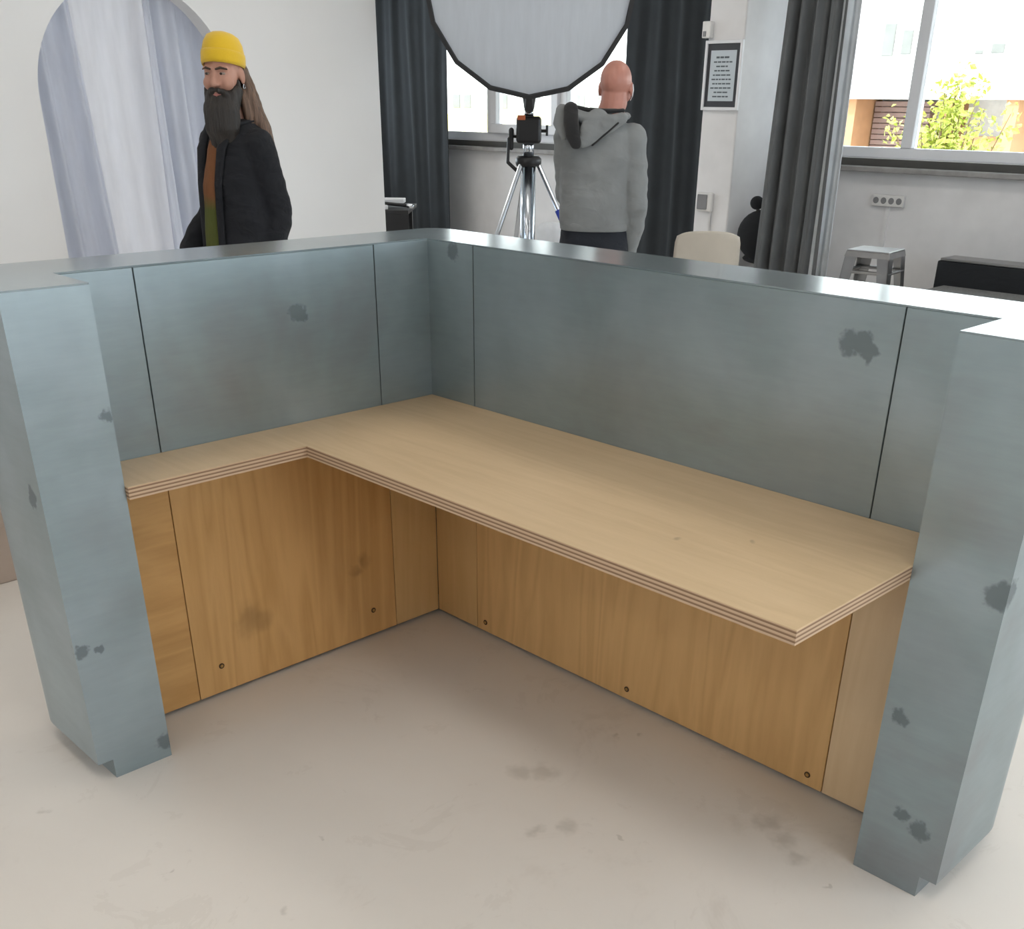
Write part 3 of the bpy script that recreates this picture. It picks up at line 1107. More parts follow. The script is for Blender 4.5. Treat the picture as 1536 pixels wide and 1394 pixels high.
e = empty('socket_strip', (-1.845, YW, .895))
bm = bmesh.new(); box(bm, (-.135, -.035, -.042), (.135, 0, .042), .008); finish('case', bm, 'socket', e)
for k in range(4):
    x = -.098 + k * .065
    bm = bmesh.new(); tube(bm, [(x, -.034, 0), (x, -.0365, 0)], .024, 14); finish('outlet', bm, 'socket_d', e)
bm = bmesh.new(); box(bm, (-.015, -.014, -.40), (.015, 0, -.042)); finish('conduit', bm, 'wall2', e)
tag(e, 'white strip of four sockets on the wall under the wide window', 'socket')

# ================================================================== SOFTBOX AND STAND
SX, SY = -2.283, 2.672
to_cam = Vector((2.4731 - SX, -2.0497 - SY, 0)).normalized()
ang = math.atan2(to_cam.y, to_cam.x)           # x axis of the rig looks at the camera
st = empty('light_stand', (SX, SY, 0), ang)
for k, a in enumerate((75, 195, 315)):
    c, s = math.cos(math.radians(a)), math.sin(math.radians(a))
    bm = bmesh.new()
    tube(bm, [(c * .055, s * .055, 1.235), (c * .68, s * .68, .04)], [(.014, .014), (.014, .014)], 10)
    lg = finish('leg', bm, 'chrome', st)
    bm = bmesh.new(); tube(bm, [(c * .655, s * .655, .085), (c * .69, s * .69, 0.0)], .02, 10); finish('rubber_foot', bm, 'black', lg)
    bm = bmesh.new(); tube(bm, [(c * .04, s * .04, .42), (c * .437, s * .437, .50)], .008, 8); finish('brace', bm, 'chrome', lg)
    if k == 0:
        bm = bmesh.new(); tube(bm, [(c * .185, s * .185, .985), (c * .215, s * .215, .93)], .022, 10); finish('leg_clamp', bm, 'blue', lg)
bm = bmesh.new(); lathe(bm, [(0, .30), (.044, .30), (.044, 1.225), (0, 1.225)], 20); finish('outer_column', bm, 'chrome', st, True)
for y in (-.026, .026):
    bm = bmesh.new(); box(bm, (.036, y - .004, .32), (.050, y + .004, 1.21)); finish('column_rib', bm, 'chrome', st)
bm = bmesh.new(); lathe(bm, [(0, 1.215), (.07, 1.215), (.075, 1.23), (.075, 1.255), (.06, 1.27), (0, 1.27)], 20); finish('collar', bm, 'black_metal', st, True)
bm = bmesh.new(); lathe(bm, [(0, 1.26), (.032, 1.26), (.032, 1.36), (0, 1.36)], 18); finish('inner_column', bm, 'chrome', st, True)
bm = bmesh.new(); box(bm, (-.06, -.072, 1.335), (.06, .072, 1.475), .018, 3); hb = finish('winch_head', bm, 'black_metal', st)
bm = bmesh.new(); box(bm, (.055, -.065, 1.455), (.064, -.02, 1.48), .003); finish('brake_tab', bm, 'orange', st)
bm = bmesh.new(); tube(bm, [(0, .07, 1.40), (0, .105, 1.40)], .009, 8); tube(bm, [(0, .105, 1.375), (0, .105, 1.43)], .007, 8); finish('clamp_handle', bm, 'black_metal', st)
bm = bmesh.new()
tube(bm, [(0, -.07, 1.37), (.01, -.10, 1.37), (.012, -.115, 1.36), (.012, -.12, 1.23)], .009, 8)
cr = finish('crank', bm, 'black_metal', st)
bm = bmesh.new(); tube(bm, [(.012, -.10, 1.40), (.012, -.10, 1.31)], [.016, .012], 10, round_ends=True); finish('crank_grip', bm, 'black', cr)
bm = bmesh.new(); tube(bm, [(.012, -.12, 1.235), (.03, -.06, 1.185)], .010, 8); finish('crank_handle', bm, 'black', cr)
bm = bmesh.new(); lathe(bm, [(0, 1.47), (.03, 1.47), (.022, 1.51), (.014, 1.52), (.014, 1.60), (0, 1.60)], 14); finish('spigot', bm, 'chrome', st, True)
tag(st, 'chrome wind-up light stand with crank carrying the softbox', 'light stand')

sb = empty('softbox', (SX, SY, 2.145), ang)
NS, SR = 16, .565
tilt = Matrix.Rotation(math.radians(4), 4, 'Y')


def sring(x, r, sag=0.0):
    out = []
    for k in range(NS):
        a = 2 * math.pi * k / NS + math.pi / 2 * 0
        out.append(tilt @ Vector((x, r * math.cos(a), r * math.sin(a))))
    return out


def loft_rings(bm, rings, cap0=False, cap1=False):
    rr = [[bm.verts.new(p) for p in r] for r in rings]
    n = len(rr[0])
    for a, b in zip(rr, rr[1:]):
        for k in range(n):
            bm.faces.new((a[k], a[(k + 1) % n], b[(k + 1) % n], b[k]))
    if cap0:
        bm.faces.new(rr[0][::-1])
    if cap1:
        bm.faces.new(rr[-1])


bm = bmesh.new(); loft_rings(bm, [sring(.26, SR - .012), sring(.268, SR * .5), sring(.27, .001 + .02)], True, True)
finish('diffuser', bm, 'diffuser', sb)
bm = bmesh.new(); loft_rings(bm, [sring(.215, SR - .004), sring(.285, SR + .004), sring(.285, SR - .016), sring(.262, SR - .020), sring(.225, SR - .022), sring(.215, SR - .004)])
finish('rim', bm, 'black', sb)
bm = bmesh.new(); loft_rings(bm, [sring(.225, SR - .005), sring(.10, SR * .93), sring(-.05, SR * .70), sring(-.17, SR * .38), sring(-.20, .10), sring(-.195, .10), sring(-.16, SR * .37), sring(-.045, SR * .69), sring(.10, SR * .92), sring(.22, SR - .012)], True, False)
finish('shell', bm, 'black', sb)
for k in range(NS):
    a = 2 * math.pi * k / NS
    bm = bmesh.new()
    pts = [tilt @ Vector((x, r * math.cos(a), r * math.sin(a))) for x, r in ((.22, SR - .006), (.10, SR * .935), (-.05, SR * .71), (-.17, SR * .39), (-.20, .11))]
    tube(bm, pts, .006, 6)
    finish('rib', bm, 'black_metal', sb)
bm = bmesh.new(); tube(bm, [(-.19, 0, 0), (-.40, 0, -.01)], .075, 18); finish('lamp_head', bm, 'black_metal', sb)
bm = bmesh.new(); tube(bm, [(-.235, 0, -.05), (-.16, 0, -.30), (-.03, 0, -.535), (0, 0, -.55)], [(.02, .02)] * 4, 8); finish('yoke', bm, 'black_metal', sb)
bm = bmesh.new(); tube(bm, [(.215, 0, -.555), (.13, 0, -.62), (.03, 0, -.63)], [.02, .03, .028], 8); finish('strap', bm, 'black', sb)
bm = bmesh.new(); tube(bm, [(0, 0, -.54), (0, 0, -.66)], [.045, .022], 12); finish('mount_socket', bm, 'black', sb)
tag(sb, 'large round grey-white softbox with black rim on the light stand', 'softbox')

# clear rubbish bag standing on the floor beside the stand
e = empty('plastic_bag', (-1.90, 2.48, 0))
bm = bmesh.new()
secs = [(.16, 0.0), (.21, .06), (.22, .3), (.20, .5), (.15, .66), (.085, .76), (.055, .80), (.075, .86), (.085, .91), (.06, .945), (.02, .95)]
rings = []
for r, z in secs:
    ring = []
    for k in range(36):
        a = 2 * math.pi * k / 36
        rr = r * (1 + .16 * mnoise.noise(Vector((math.cos(a) * 1.8, math.sin(a) * 1.8, z * 6))) + .05 * math.sin(a * 9 + z * 20))
        ring.append(bm.verts.new((rr * math.cos(a), rr * math.sin(a), z)))
    rings.append(ring)
for a, b in zip(rings, rings[1:]):
    for k in range(36):
        bm.faces.new((a[k], a[(k + 1) % 36], b[(k + 1) % 36], b[k]))
bm.faces.new(rings[0][::-1]); bm.faces.new(rings[-1])
finish('film', bm, 'bag', e, True)
bm = bmesh.new(); tube(bm, [(.075, .06, .80), (.078, .062, .90)], [(.014, .008), (.018, .008)], 8, round_ends=True); finish('tie', bm, 'blue', e)
tag(e, 'crumpled translucent plastic bag with blue tie beside the light stand', 'plastic bag')

# ================================================================== FURNITURE AT THE BACK
def rot2(p, a):
    return (p[0] * math.cos(a) - p[1] * math.sin(a), p[0] * math.sin(a) + p[1] * math.cos(a))


# beige shell chair, its back towards the counter
bc = empty('shell_chair', (-2.02, 4.10, 0), math.radians(222))     # front faces local -y
bm = bmesh.new()
cols = []
prof = [(-.20, .435), (-.17, .455), (-.05, .44), (.08, .435), (.16, .445), (.20, .48), (.215, .54), (.225, .62), (.235, .70), (.243, .76), (.248, .80), (.25, .815)]
for i, (y, z) in enumerate(prof):
    row = []
    t = i / (len(prof) - 1)
    hw = .20 + .02 * math.sin(t * 3.0)
    if i >= len(prof) - 3:
        hw = (.215, .205, .175)[i - (len(prof) - 3)]
    for k in range(17):
        u = -1 + 2 * k / 16
        lift = .035 * u * u if i < 5 else 0
        fwd = -.045 * u * u if i >= 5 else 0
        row.append(bm.verts.new((u * hw, y + fwd, z + lift - (.02 * u ** 4 if i > 8 else 0))))
    cols.append(row)
for a, b in zip(cols, cols[1:]):
    for k in range(16):
        bm.faces.new((a[k], a[k + 1], b[k + 1], b[k]))
o = finish('shell', bm, 'beige', bc, True)
so = o.modifiers.new('t', 'SOLIDIFY'); so.thickness = .012
for sx in (-1, 1):
    for y0, y1 in ((-.12, -.19), (.12, .20)):
        bm = bmesh.new(); tube(bm, [(sx * .12, y0, .43), (sx * .17, y0 * .9 + y1 * .1, .40), (sx * .20, y1, 0)], .011, 8); finish('leg', bm, 'brushed', bc)
tag(bc, 'beige plastic shell chair standing in front of the white pillar', 'chair')

# black swivel chair half hidden by the grey curtain
oc = empty('office_chair', (-2.50, 5.64, 0), math.radians(18))
bm = bmesh.new(); ball(bm, (0, 0, 0), (.20, .055, .19), 24, 14)
for v in bm.verts:
    v.co += Vector((-.02, -.20, .64))
finish('backrest', bm, 'black_soft', oc, True)
bm = bmesh.new(); ball(bm, (-.085, -.20, .875), (.055, .04, .05), 16, 10); finish('headrest', bm, 'black_soft', oc, True)
bm = bmesh.new(); tube(bm, [(0, -.17, .46), (.0, -.215, .62), (-.085, -.20, .86)], .014, 8); finish('back_bar', bm, 'black_metal', oc)
bm = bmesh.new(); ball(bm, (0, 0, .45), (.21, .20, .045), 24, 10); finish('seat', bm, 'black_soft', oc, True)
bm = bmesh.new(); tube(bm, [(0, 0, .09), (0, 0, .43)], .025, 12); finish('gas_lift', bm, 'black_metal', oc)
for k in range(5):
    a = 2 * math.pi * k / 5
    c, s = math.cos(a), math.sin(a)
    bm = bmesh.new(); tube(bm, [(0, 0, .11), (c * .25, s * .25, .07)], [.025, .015], 8); f = finish('foot_spoke', bm, 'black_metal', oc)
    bm = bmesh.new(); ball(bm, (c * .25, s * .25, .03), (.028, .028, .03), 10, 8); finish('caster', bm, 'black', f, True)
tag(oc, 'black padded swivel chair half hidden behind the grey curtain', 'chair')

# galvanised bistro stool
ss = empty('metal_stool', (-1.235, 5.0, 0), math.radians(8))
bm = bmesh.new()
box(bm, (-.15, -.15, .672), (.15, .15, .685), .006)
ts = finish('seat', bm, 'brushed', ss)
bm = bmesh.new()
prism(bm, [(-.15, -.15), (.15, -.15), (.15, .15), (-.15, .15)], .640, .674)
for v in bm.verts:
    if v.co.z < .65:
        v.co.x *= 1.05; v.co.y *= 1.05
finish('apron', bm, 'brushed', ss)
for sx in (-1, 1):
    for sy in (-1, 1):
        bm = bmesh.new()
        th, w0, w1 = .006, .085, .032      # folded angle leg: wide at the seat, narrow at the foot
        for ax in (0, 1):
            def P(u, n, z):
                k = 1 + (1 - z / .66) * .38
                x, y = (.153 * k, .153 * k)
                if ax == 0:
                    return (sx * (x - u), sy * (y - n), z)
                return (sx * (x - n), sy * (y - u), z)
            vs = [bm.verts.new(P(u, n, z)) for z, w in ((.66, w0), (0, w1)) for u, n in ((0, 0), (w, 0), (w, th), (0, th))]
            for q in ((0, 1, 2, 3), (7, 6, 5, 4), (0, 4, 5, 1), (1, 5, 6, 2), (2, 6, 7, 3), (3, 7, 4, 0)):
                bm.faces.new([vs[i] for i in q])
        finish('leg', bm, 'brushed', ss)
for a, b in (((-1, -1), (1, -1)), ((1, -1), (1, 1)), ((1, 1), (-1, 1)), ((-1, 1), (-1, -1))):
    for z, hh in ((.545, .012), (.25, .012)):
        k = .143 * (1 + (1 - z / .66) * .38)
        bm = bmesh.new(); tube(bm, [(a[0] * k, a[1] * k, z), (b[0] * k, b[1] * k, z)], hh, 8); finish('brace', bm, 'brushed', ss)
tag(ss, 'galvanised metal bar stool standing against the wall under the window', 'stool')

# low black bench sofa
bs = empty('bench_sofa', (-.10, 5.72, 0))
bm = bmesh.new(); box(bm, (-1.02, 0, .10), (1.2, .22, .565), .010); finish('backrest', bm, 'black_soft', bs)
bm = bmesh.new(); box(bm, (-1.00, .0, .567), (1.18, .22, .585), .004); finish('back_cap', bm, 'brushed', bs)
bm = bmesh.new(); box(bm, (-.98, -.42, .08), (1.18, -.002, .31), .01); finish('base', bm, 'black_soft', bs)
for k in range(2):
    x0 = -.95 + k * 1.06
    bm = bmesh.new(); box(bm, (x0, -.44, .312), (x0 + 1.05, -.004, .405), .025, 3); finish('seat_cushion', bm, 'grey_weave', bs)
for x in (-.92, 1.12):
    for y in (-.37, .16):
        bm = bmesh.new(); tube(bm, [(x, y, 0), (x, y, .09)], .022, 10); finish('leg', bm, 'black_metal', bs)
tag(bs, 'low black bench sofa with grey woven seat against the window wall', 'sofa')

# black covered table behind the set wall, with a white board and a rod lying on it
tb = empty('side_table', (-4.25, 2.72, 0), math.radians(45))
bm = bmesh.new(); box(bm, (-.55, -.30, .845), (.52, .30, .872), .004); finish('top', bm, 'black', tb)
for x in (-.5, .47):
    for y in (-.25, .25):
        bm = bmesh.new(); box(bm, (x - .02, y - .02, 0), (x + .02, y + .02, .845)); finish('leg', bm, 'black_metal', tb)
bm = bmesh.new(); box(bm, (-.55, -.302, .50), (.52, -.29, .846)); finish('modesty_panel', bm, 'black', tb)
tag(tb, 'black table partly hidden behind the edge of the white set wall', 'table')
bm = bmesh.new()
prism(bm, [(-.3, -.21), (.20, -.10), (.20, .02), (-.3, .05)], 0, .028, bev=.004)
o = finish('foam_board', bm, 'white_pvc', None, False, (-4.02, 2.88, .905)); o.rotation_euler = (0, math.radians(0), math.radians(45))
tag(o, 'white foam board lying on the black table beside the set wall', 'board')
bm = bmesh.new()
prism(bm, [(-.3, -.24), (.10, -.21), (.02, .0), (-.3, .05)], 0, .028, bev=.004)
o = finish('foam_board', bm, 'white_pvc', None, False, (-4.02, 2.88, .873)); o.rotation_euler = (0, 0, math.radians(45))
tag(o, 'lower white foam board under another on the black table', 'board')
rd = empty('black_rod', (-4.02, 2.88, .957), math.radians(45))
bm = bmesh.new(); tube(bm, [(-.35, -.225, -.005), (.235, -.165, -.062)], .011, 10); finish('shaft', bm, 'black', rd)
bm = bmesh.new(); tube(bm, [(.235, -.165, -.062), (.262, -.162, -.0645)], .015, 10, round_ends=True); finish('tip', bm, 'chrome', rd)
tag(rd, 'black rod with bright metal tip lying across the white boards', 'rod')

# beige box with a red cloth, behind the counter end
bx = empty('cardboard_box', (-1.56, -1.10, 0))
bm = bmesh.new(); box(bm, (-.32, -.36, 0), (.32, .30, .265), .004); finish('body', bm, 'card', bx)
bm = bmesh.new(); box(bm, (.320, -.355, .205), (.326, .295, .262), .001); finish('flap', bm, 'card', bx)
tag(bx, 'pale beige cardboard box on the floor outside the counter end', 'box')
bm = bmesh.new()
for i in range(21):
    for j in range(21):
        u, v = i / 20 - .5, j / 20 - .5
        edge = max(0, 1 - (max(abs(u), abs(v)) * 2) ** 4)
        bm.verts.new((u * .54, v * .58, (.10 + .05 * mnoise.noise(Vector((u * 6, v * 6, 1)))) * edge + .004))
bm.verts.ensure_lookup_table()
for i in range(20):
    for j in range(20):
        bm.faces.new([bm.verts[k] for k in (i * 21 + j, (i + 1) * 21 + j, (i + 1) * 21 + j + 1, i * 21 + j + 1)])
o = finish('red_cloth', bm, 'red', None, True, (-1.56, -1.13, .266))
so = o.modifiers.new('t', 'SOLIDIFY'); so.thickness = .006
tag(o, 'crumpled dark red cloth lying on the beige cardboard box', 'cloth')

# ================================================================== PEOPLE
def limb(bm, pts, rads, n=16, ref=(0, 1, 0)):
    tube(bm, pts, rads, n, ref=ref, round_ends=True)


def hand(bm, wrist, d, palm_n, thumb_side, curl=0.5, s=1.0):
    """palm and five unequal bent fingers; d = direction from wrist, palm_n = palm normal, thumb_side = direction of the thumb."""
    w = Vector(wrist); d = Vector(d).normalized(); pn = Vector(palm_n); pn = (pn - d * pn.dot(d)).normalized()
    th = Vector(thumb_side); th = (th - d * th.dot(d) - pn * th.dot(pn)).normalized()
    tube(bm, [w - d * .03, w + d * .02, w + d * .05 * s, w + d * .088 * s], [(.020, .026), (.017, .031), (.017, .040), (.014, .040)], 14, ref=pn, round_ends=True)
    for k, (off, L) in enumerate(((.030, .072), (.010, .080), (-.010, .075), (-.029, .058))):
        b0 = w + d * .085 * s + th * off
        p, dd = b0 - d * .02, d.copy()
        pts, rr = [p], [.0098]
        for j, f in enumerate((.02 + L * .42, L * .32, L * .26)):
            p = p + dd * f * s
            pts.append(p); rr.append((.0092, .0085, .0075)[j])
            a = curl * (.55, .7, .5)[j]
            dd = (dd * math.cos(a) + pn * math.sin(a)).normalized()
        tube(bm, pts, rr, 8, ref=pn, round_ends=True)
    b0 = w + d * .025 * s + th * .028
    t1 = b0 + (th * .65 + d * .7 + pn * .25).normalized() * .045 * s
    t2 = t1 + (th * .25 + d * .9 + pn * .35).normalized() * .032 * s
    t3 = t2 + (d * .95 + pn * .35).normalized() * .024 * s
    tube(bm, [b0 - th * .015, t1, t2, t3], [.013, .0115, .010, .0085], 8, ref=pn, round_ends=True)


def head_lumps(bm, T, jaw=1.0):
    """head facing -y, about 0.23 m tall, origin at eye level between the ears; T places it."""
    def b(c, r):
        mat = T @ Matrix.Translation(c) @ Matrix.Diagonal((*r, 1))
        bmesh.ops.create_uvsphere(bm, u_segments=20, v_segments=14, radius=1, matrix=mat)

    def t(pts, rr, ref=(1, 0, 0)):
        tube(bm, [T @ Vector(p) for p in pts], rr, 10, ref=T.to_3x3() @ Vector(ref), round_ends=True)
    b((0, .012, .030), (.076, .097, .086))          # cranium
    b((0, -.030, -.005), (.068, .062, .085))        # face
    b((0, -.028, -.062), (.055 * jaw, .058, .055))  # jaw
    b((0, -.074, -.102), (.024, .020, .018))        # chin
    b((0, -.055, -.070), (.035, .036, .030))        # mouth mound
    for sx in (-1, 1):
        b((sx * .040, -.062, -.030), (.026, .026, .028))     # cheek
        b((sx * .077, .008, -.008), (.009, .020, .031))      # ear
        t([(sx * .014, -.088, .026), (sx * .048, -.076, .026)], [.009, .008], (0, 0, 1))  # brow ridge
    t([(0, -.086, .018), (0, -.100, -.010), (0, -.108, -.030)], [.008, .010, .013])        # nose bridge to tip
    b((.011, -.095, -.034), (.009, .010, .008)); b((-.011, -.095, -.034), (.009, .010, .008))
    t([(-.020, -.091, -.064), (0, -.096, -.062), (.020, -.091, -.064)], [.0055, .007, .0055], (0, 0, 1))
    t([(-.017, -.089, -.073), (0, -.094, -.075), (.017, -.089, -.073)], [.0055, .0075, .0055], (0, 0, 1))


def face_parts(person, T, lips=True):
    hp = []
    for sx in (-1, 1):
        bm = bmesh.new()
        mat = T @ Matrix.Translation((sx * .032, -.0815, .006)) @ Matrix.Diagonal((.0135, .010, .0048, 1))
        bmesh.ops.create_uvsphere(bm, u_segments=12, v_segments=8, radius=1, matrix=mat)
        ey = finish('eye', bm, 'eye', person, True)
        bm = bmesh.new()
        mat = T @ Matrix.Translation((sx * .032 - .002, -.0905, .006)) @ Matrix.Diagonal((.0062, .0022, .0046, 1))
        bmesh.ops.create_uvsphere(bm, u_segments=10, v_segments=8, radius=1, matrix=mat)
        finish('iris', bm, 'iris', ey, True)
        bm = bmesh.new()
        tube(bm, [T @ Vector(p) for p in ((sx * .013, -.0970, .023), (sx * .032, -.0940, .028), (sx * .053, -.079, .022))], [.004, .005, .003], 8, round_ends=True)
        finish('eyebrow', bm, 'brow', person, True)
    if lips:
        bm = bmesh.new()
        tube(bm, [T @ Vector(p) for p in ((-.021, -.092, -.068), (0, -.1015, -.070), (.021, -.092, -.068))], [.003, .0052, .003], 8, round_ends=True)
        finish('lips', bm, 'lip', person, True)


def body_base(bm, hgt, arms, hands, stance=.09, nx=0.0):
    """skin body without head; all heights scale from a 1.75 m figure."""
    k = hgt / 1.75
    sections(bm, [(0, 0, .86 * k, .135, .095), (0, 0, .95 * k, .155, .105), (0, 0, 1.08 * k, .135, .095), (0, 0, 1.25 * k, .150, .105),
                  (0, 0, 1.36 * k, .155, .10), (0, .005, 1.43 * k, .11, .075), (0, .01, 1.46 * k, .07, .06)])
    tube(bm, [(nx * .4, .015, 1.40 * k), (nx * .8, .008, 1.50 * k), (nx, -.002, 1.57 * k)], [.062, .054, .054], 16, round_ends=True)
    for sx, (sh, el, wr) in zip((-1, 1), arms):
        limb(bm, [sh, Vector(sh).lerp(Vector(el), .5), el, Vector(el).lerp(Vector(wr), .35), wr], [.050, .043, .036, .036, .025])
    for h in hands:
        hand(bm, *h)
    for sx in (-1, 1):
        limb(bm, [(sx * .085, 0, .90 * k), (sx * stance, -.01, .70 * k), (sx * stance, -.012, .49 * k), (sx * stance, .005, .34 * k), (sx * stance, .012, .09 * k)],
             [.082, .072, .052, .053, .034])
        tube(bm, [(sx * stance, .04, .045), (sx * stance, -.06, .045), (sx * stance, -.16, .03)], [(.035, .038), (.040, .035), (.032, .022)], 12, round_ends=True)


def shoes(person, stance=.09):
    for sx in (-1, 1):
        bm = bmesh.new()
        tube(bm, [(sx * stance, .055, .055), (sx * stance, -.04, .055), (sx * stance, -.12, .045), (sx * stance, -.17, .035)], [(.044, .052), (.046, .050), (.048, .040), (.042, .030)], 16, round_ends=True)
        bmesh.ops.bisect_plane(bm, geom=bm.verts[:] + bm.edges[:] + bm.faces[:], plane_co=(0, 0, .001), plane_no=(0, 0, 1), clear_inner=True)
        bmesh.ops.holes_fill(bm, edges=[e for e in bm.edges if e.is_boundary])
        finish('shoe', bm, 'shoe', person, True)


def trousers(person, hgt, stance=.09, mat='pants'):
    k = hgt / 1.75
    bm = bmesh.new()
    sections(bm, [(0, 0, .80 * k, .155, .115), (0, 0, .90 * k, .175, .125), (0, 0, 1.00 * k, .165, .118), (0, 0, 1.03 * k, .155, .11)])
    for sx in (-1, 1):
        limb(bm, [(sx * .085, 0, .88 * k), (sx * stance, -.01, .70 * k), (sx * stance, -.010, .49 * k), (sx * stance, .008, .30 * k), (sx * stance, .012, .12 * k)],
             [.095, .088, .072, .068, .062])
    fused('trousers', bm, mat, person, .009, 8, lambda c: .006 * mnoise.noise(Vector((c.x * 9, c.y * 9, c.z * 20))))


def wrinkles(amp, sx=9, sz=15):
    return lambda c: amp * (mnoise.noise(Vector((c.x * sx, c.y * sx, c.z * sz))) + .5 * mnoise.noise(Vector((c.x * sx * 2.2, c.y * sx * 2.2, c.z * sz * 2 + 4))))


# ---------------------------------------------------------------- man in the yellow beanie
p1 = empty('person', (-1.970, .580, 0), math.radians(5))
H1 = 1.74
k1 = H1 / 1.75
armsL = [((-.165, .01, 1.375 * k1), (-.215, .0, 1.10 * k1), (-.18, -.19, .93 * k1)),
         ((.140, .01, 1.370 * k1), (.155, .07, 1.10 * k1), (.165, -.03, .87 * k1))]
handsL = [((-.178, -.195, .925 * k1), (.1, -.5, -.8), (1, 0, 0), (0, -1, .3), .5), ((.164, -.033, .865 * k1), (-.05, -.35, -.95), (-1, 0, 0), (0, -1, 0), .5)]
T1 = Matrix.Translation((.012, -.035, 1.632)) @ Matrix.Rotation(math.radians(29), 4, 'Z') @ Matrix.Rotation(math.radians(4), 4, 'X')
bm = bmesh.new(); body_base(bm, H1, armsL, handsL); head_lumps(bm, T1)
fused('body', bm, 'skin', p1, .0050, 4)
face_parts(p1, T1)
trousers(p1, H1)
shoes(p1)
# shirt showing in the open jacket
bm = bmesh.new()
sections(bm, [(-.015, -.075, .90 * k1, .060, .125), (-.015, -.075, 1.05 * k1, .058, .115), (-.01, -.065, 1.22 * k1, .058, .112), (-.005, -.05, 1.36 * k1, .060, .085), (0, -.03, 1.45 * k1, .06, .06)], 24)
fused('shirt', bm, 'shirt', p1, .007, 4, wrinkles(.004, 30, 6))
# jacket: body, skirt and sleeves as one cloth
bm = bmesh.new()
sections(bm, [(0, .0, .80 * k1, .210, .170), (0, .0, .88 * k1, .200, .165), (0, .0, 1.00 * k1, .185, .155), (0, 0, 1.14 * k1, .168, .148), (0, 0, 1.28 * k1, .166, .142),
              (0, .005, 1.38 * k1, .160, .118), (0, .012, 1.435 * k1, .125, .090), (0, .018, 1.475 * k1, .080, .072)], 32)
for (sh, el, wr) in armsL:
    sh, el, wr = Vector(sh), Vector(el), Vector(wr)
    limb(bm, [sh, sh.lerp(el, .5), el, el.lerp(wr, .4), el.lerp(wr, .92)], [.072, .070, .066, .060, .052])
jk = fused('jacket', bm, 'jacket', p1, .007, 5, wrinkles(.008))
for sx, x0 in ((-1, -.075), (1, .045)):
    bm = bmesh.new()
    tube(bm, [(x0 - .005, -.165, .82 * k1), (x0, -.160, 1.05 * k1), (x0, -.150, 1.22 * k1), (x0 + sx * .01, -.122, 1.36 * k1), (x0 + sx * .02, -.055, 1.465 * k1)],
         [(.022, .010), (.022, .010), (.024, .010), (.030, .010), (.022, .012)], 10, ref=(1, 0, 0), round_ends=True)
    finish('lapel', bm, 'jacket', jk, True)
bm = bmesh.new()
tube(bm, [(-.085, -.045, 1.455 * k1), (-.075, .05, 1.47 * k1), (0, .085, 1.475 * k1), (.075, .05, 1.47 * k1), (.085, -.045, 1.455 * k1)], [(.010, .016)] * 5, 10, ref=(0, 0, 1), round_ends=True)
finish('collar', bm, 'jacket', jk, True)
# beard and moustache
bm = bmesh.new()


def hb(pts, rr, ref=(1, 0, 0)):
    tube(bm, [T1 @ Vector(p) for p in pts], rr, 14, ref=T1.to_3x3() @ Vector(ref), round_ends=True)


hb([(0, -.045, -.085), (0, -.070, -.135), (0, -.078, -.20), (.0, -.070, -.265), (.005, -.055, -.325)], [(.074, .050), (.080, .050), (.074, .046), (.060, .036), (.032, .020)])
for sx in (-1, 1):
    hb([(sx * .066, -.014, -.035), (sx * .066, -.022, -.055), (sx * .052, -.045, -.095), (sx * .03, -.060, -.12)], [(.010, .018), (.016, .030), (.026, .040), (.034, .040)])
    hb([(0, -.103, -.052), (sx * .022, -.097, -.055), (sx * .042, -.078, -.072), (sx * .048, -.065, -.10)], [(.009, .008), (.011, .010), (.012, .012), (.014, .014)], (0, 0, 1))
    hb([(sx * .03, -.075, -.24), (sx * .028, -.070, -.30), (sx * .02, -.058, -.345)], [.022, .018, .008])
hb([(0, -.088, -.094), (0, -.09, -.12)], [(.03, .016), (.04, .02)])
fused('beard', bm, 'beard', p1, .005, 3, wrinkles(.005, 60, 14))
# long hair
bm = bmesh.new()
rnd = random.Random(5)
for i in range(15):
    a = math.radians(28 + 124 * i / 14)
    x, y = .074 * math.cos(a), .012 + .088 * math.sin(a)
    out = Vector((math.cos(a), math.sin(a), 0))
    pts = [(x * .92, y * .92, .045), (x * 1.02, y * 1.05, -.02), (x * 1.08, y * 1.18, -.09), (x * 1.25 + rnd.uniform(-.01, .01), y * 1.35 + .01, -.17), (x * 1.35 + rnd.uniform(-.02, .02), y * 1.35 + .015, -.235 - rnd.uniform(0, .05))]
    tube(bm, [T1 @ Vector(p) for p in pts], [.016, .019, .022, .022, .010], 8, round_ends=True)
for a_, z_ in ((-2, -.062), (10, -.055), (22, -.03), (158, -.03), (170, -.055), (182, -.062)):
    a = math.radians(a_)
    x, y = .070 * math.cos(a), .014 + .080 * math.sin(a)
    pts = [(x * .95, y, z_), (x * 1.05, y * 1.05, -.10), (x * 1.15, y * 1.1, -.16), (x * 1.25, y * 1.1, -.23)]
    tube(bm, [T1 @ Vector(p) for p in pts], [.012, .022, .024, .012], 8, round_ends=True)
# locks falling on the shoulder nearest the counter
for dx, L in ((0, .30), (.018, .27), (-.018, .31)):
    pts = [(.070, .045 + dx, .01), (.086, .052 + dx, -.07), (.104, .055 + dx, -.15), (.130, .06 + dx, -.22), (.150, .06 + dx, -L)]
    tube(bm, [T1 @ Vector(p) for p in pts], [.014, .020, .024, .022, .008], 8, round_ends=True)
fused('hair', bm, 'hair', p1, .006, 3, wrinkles(.004, 70, 10))
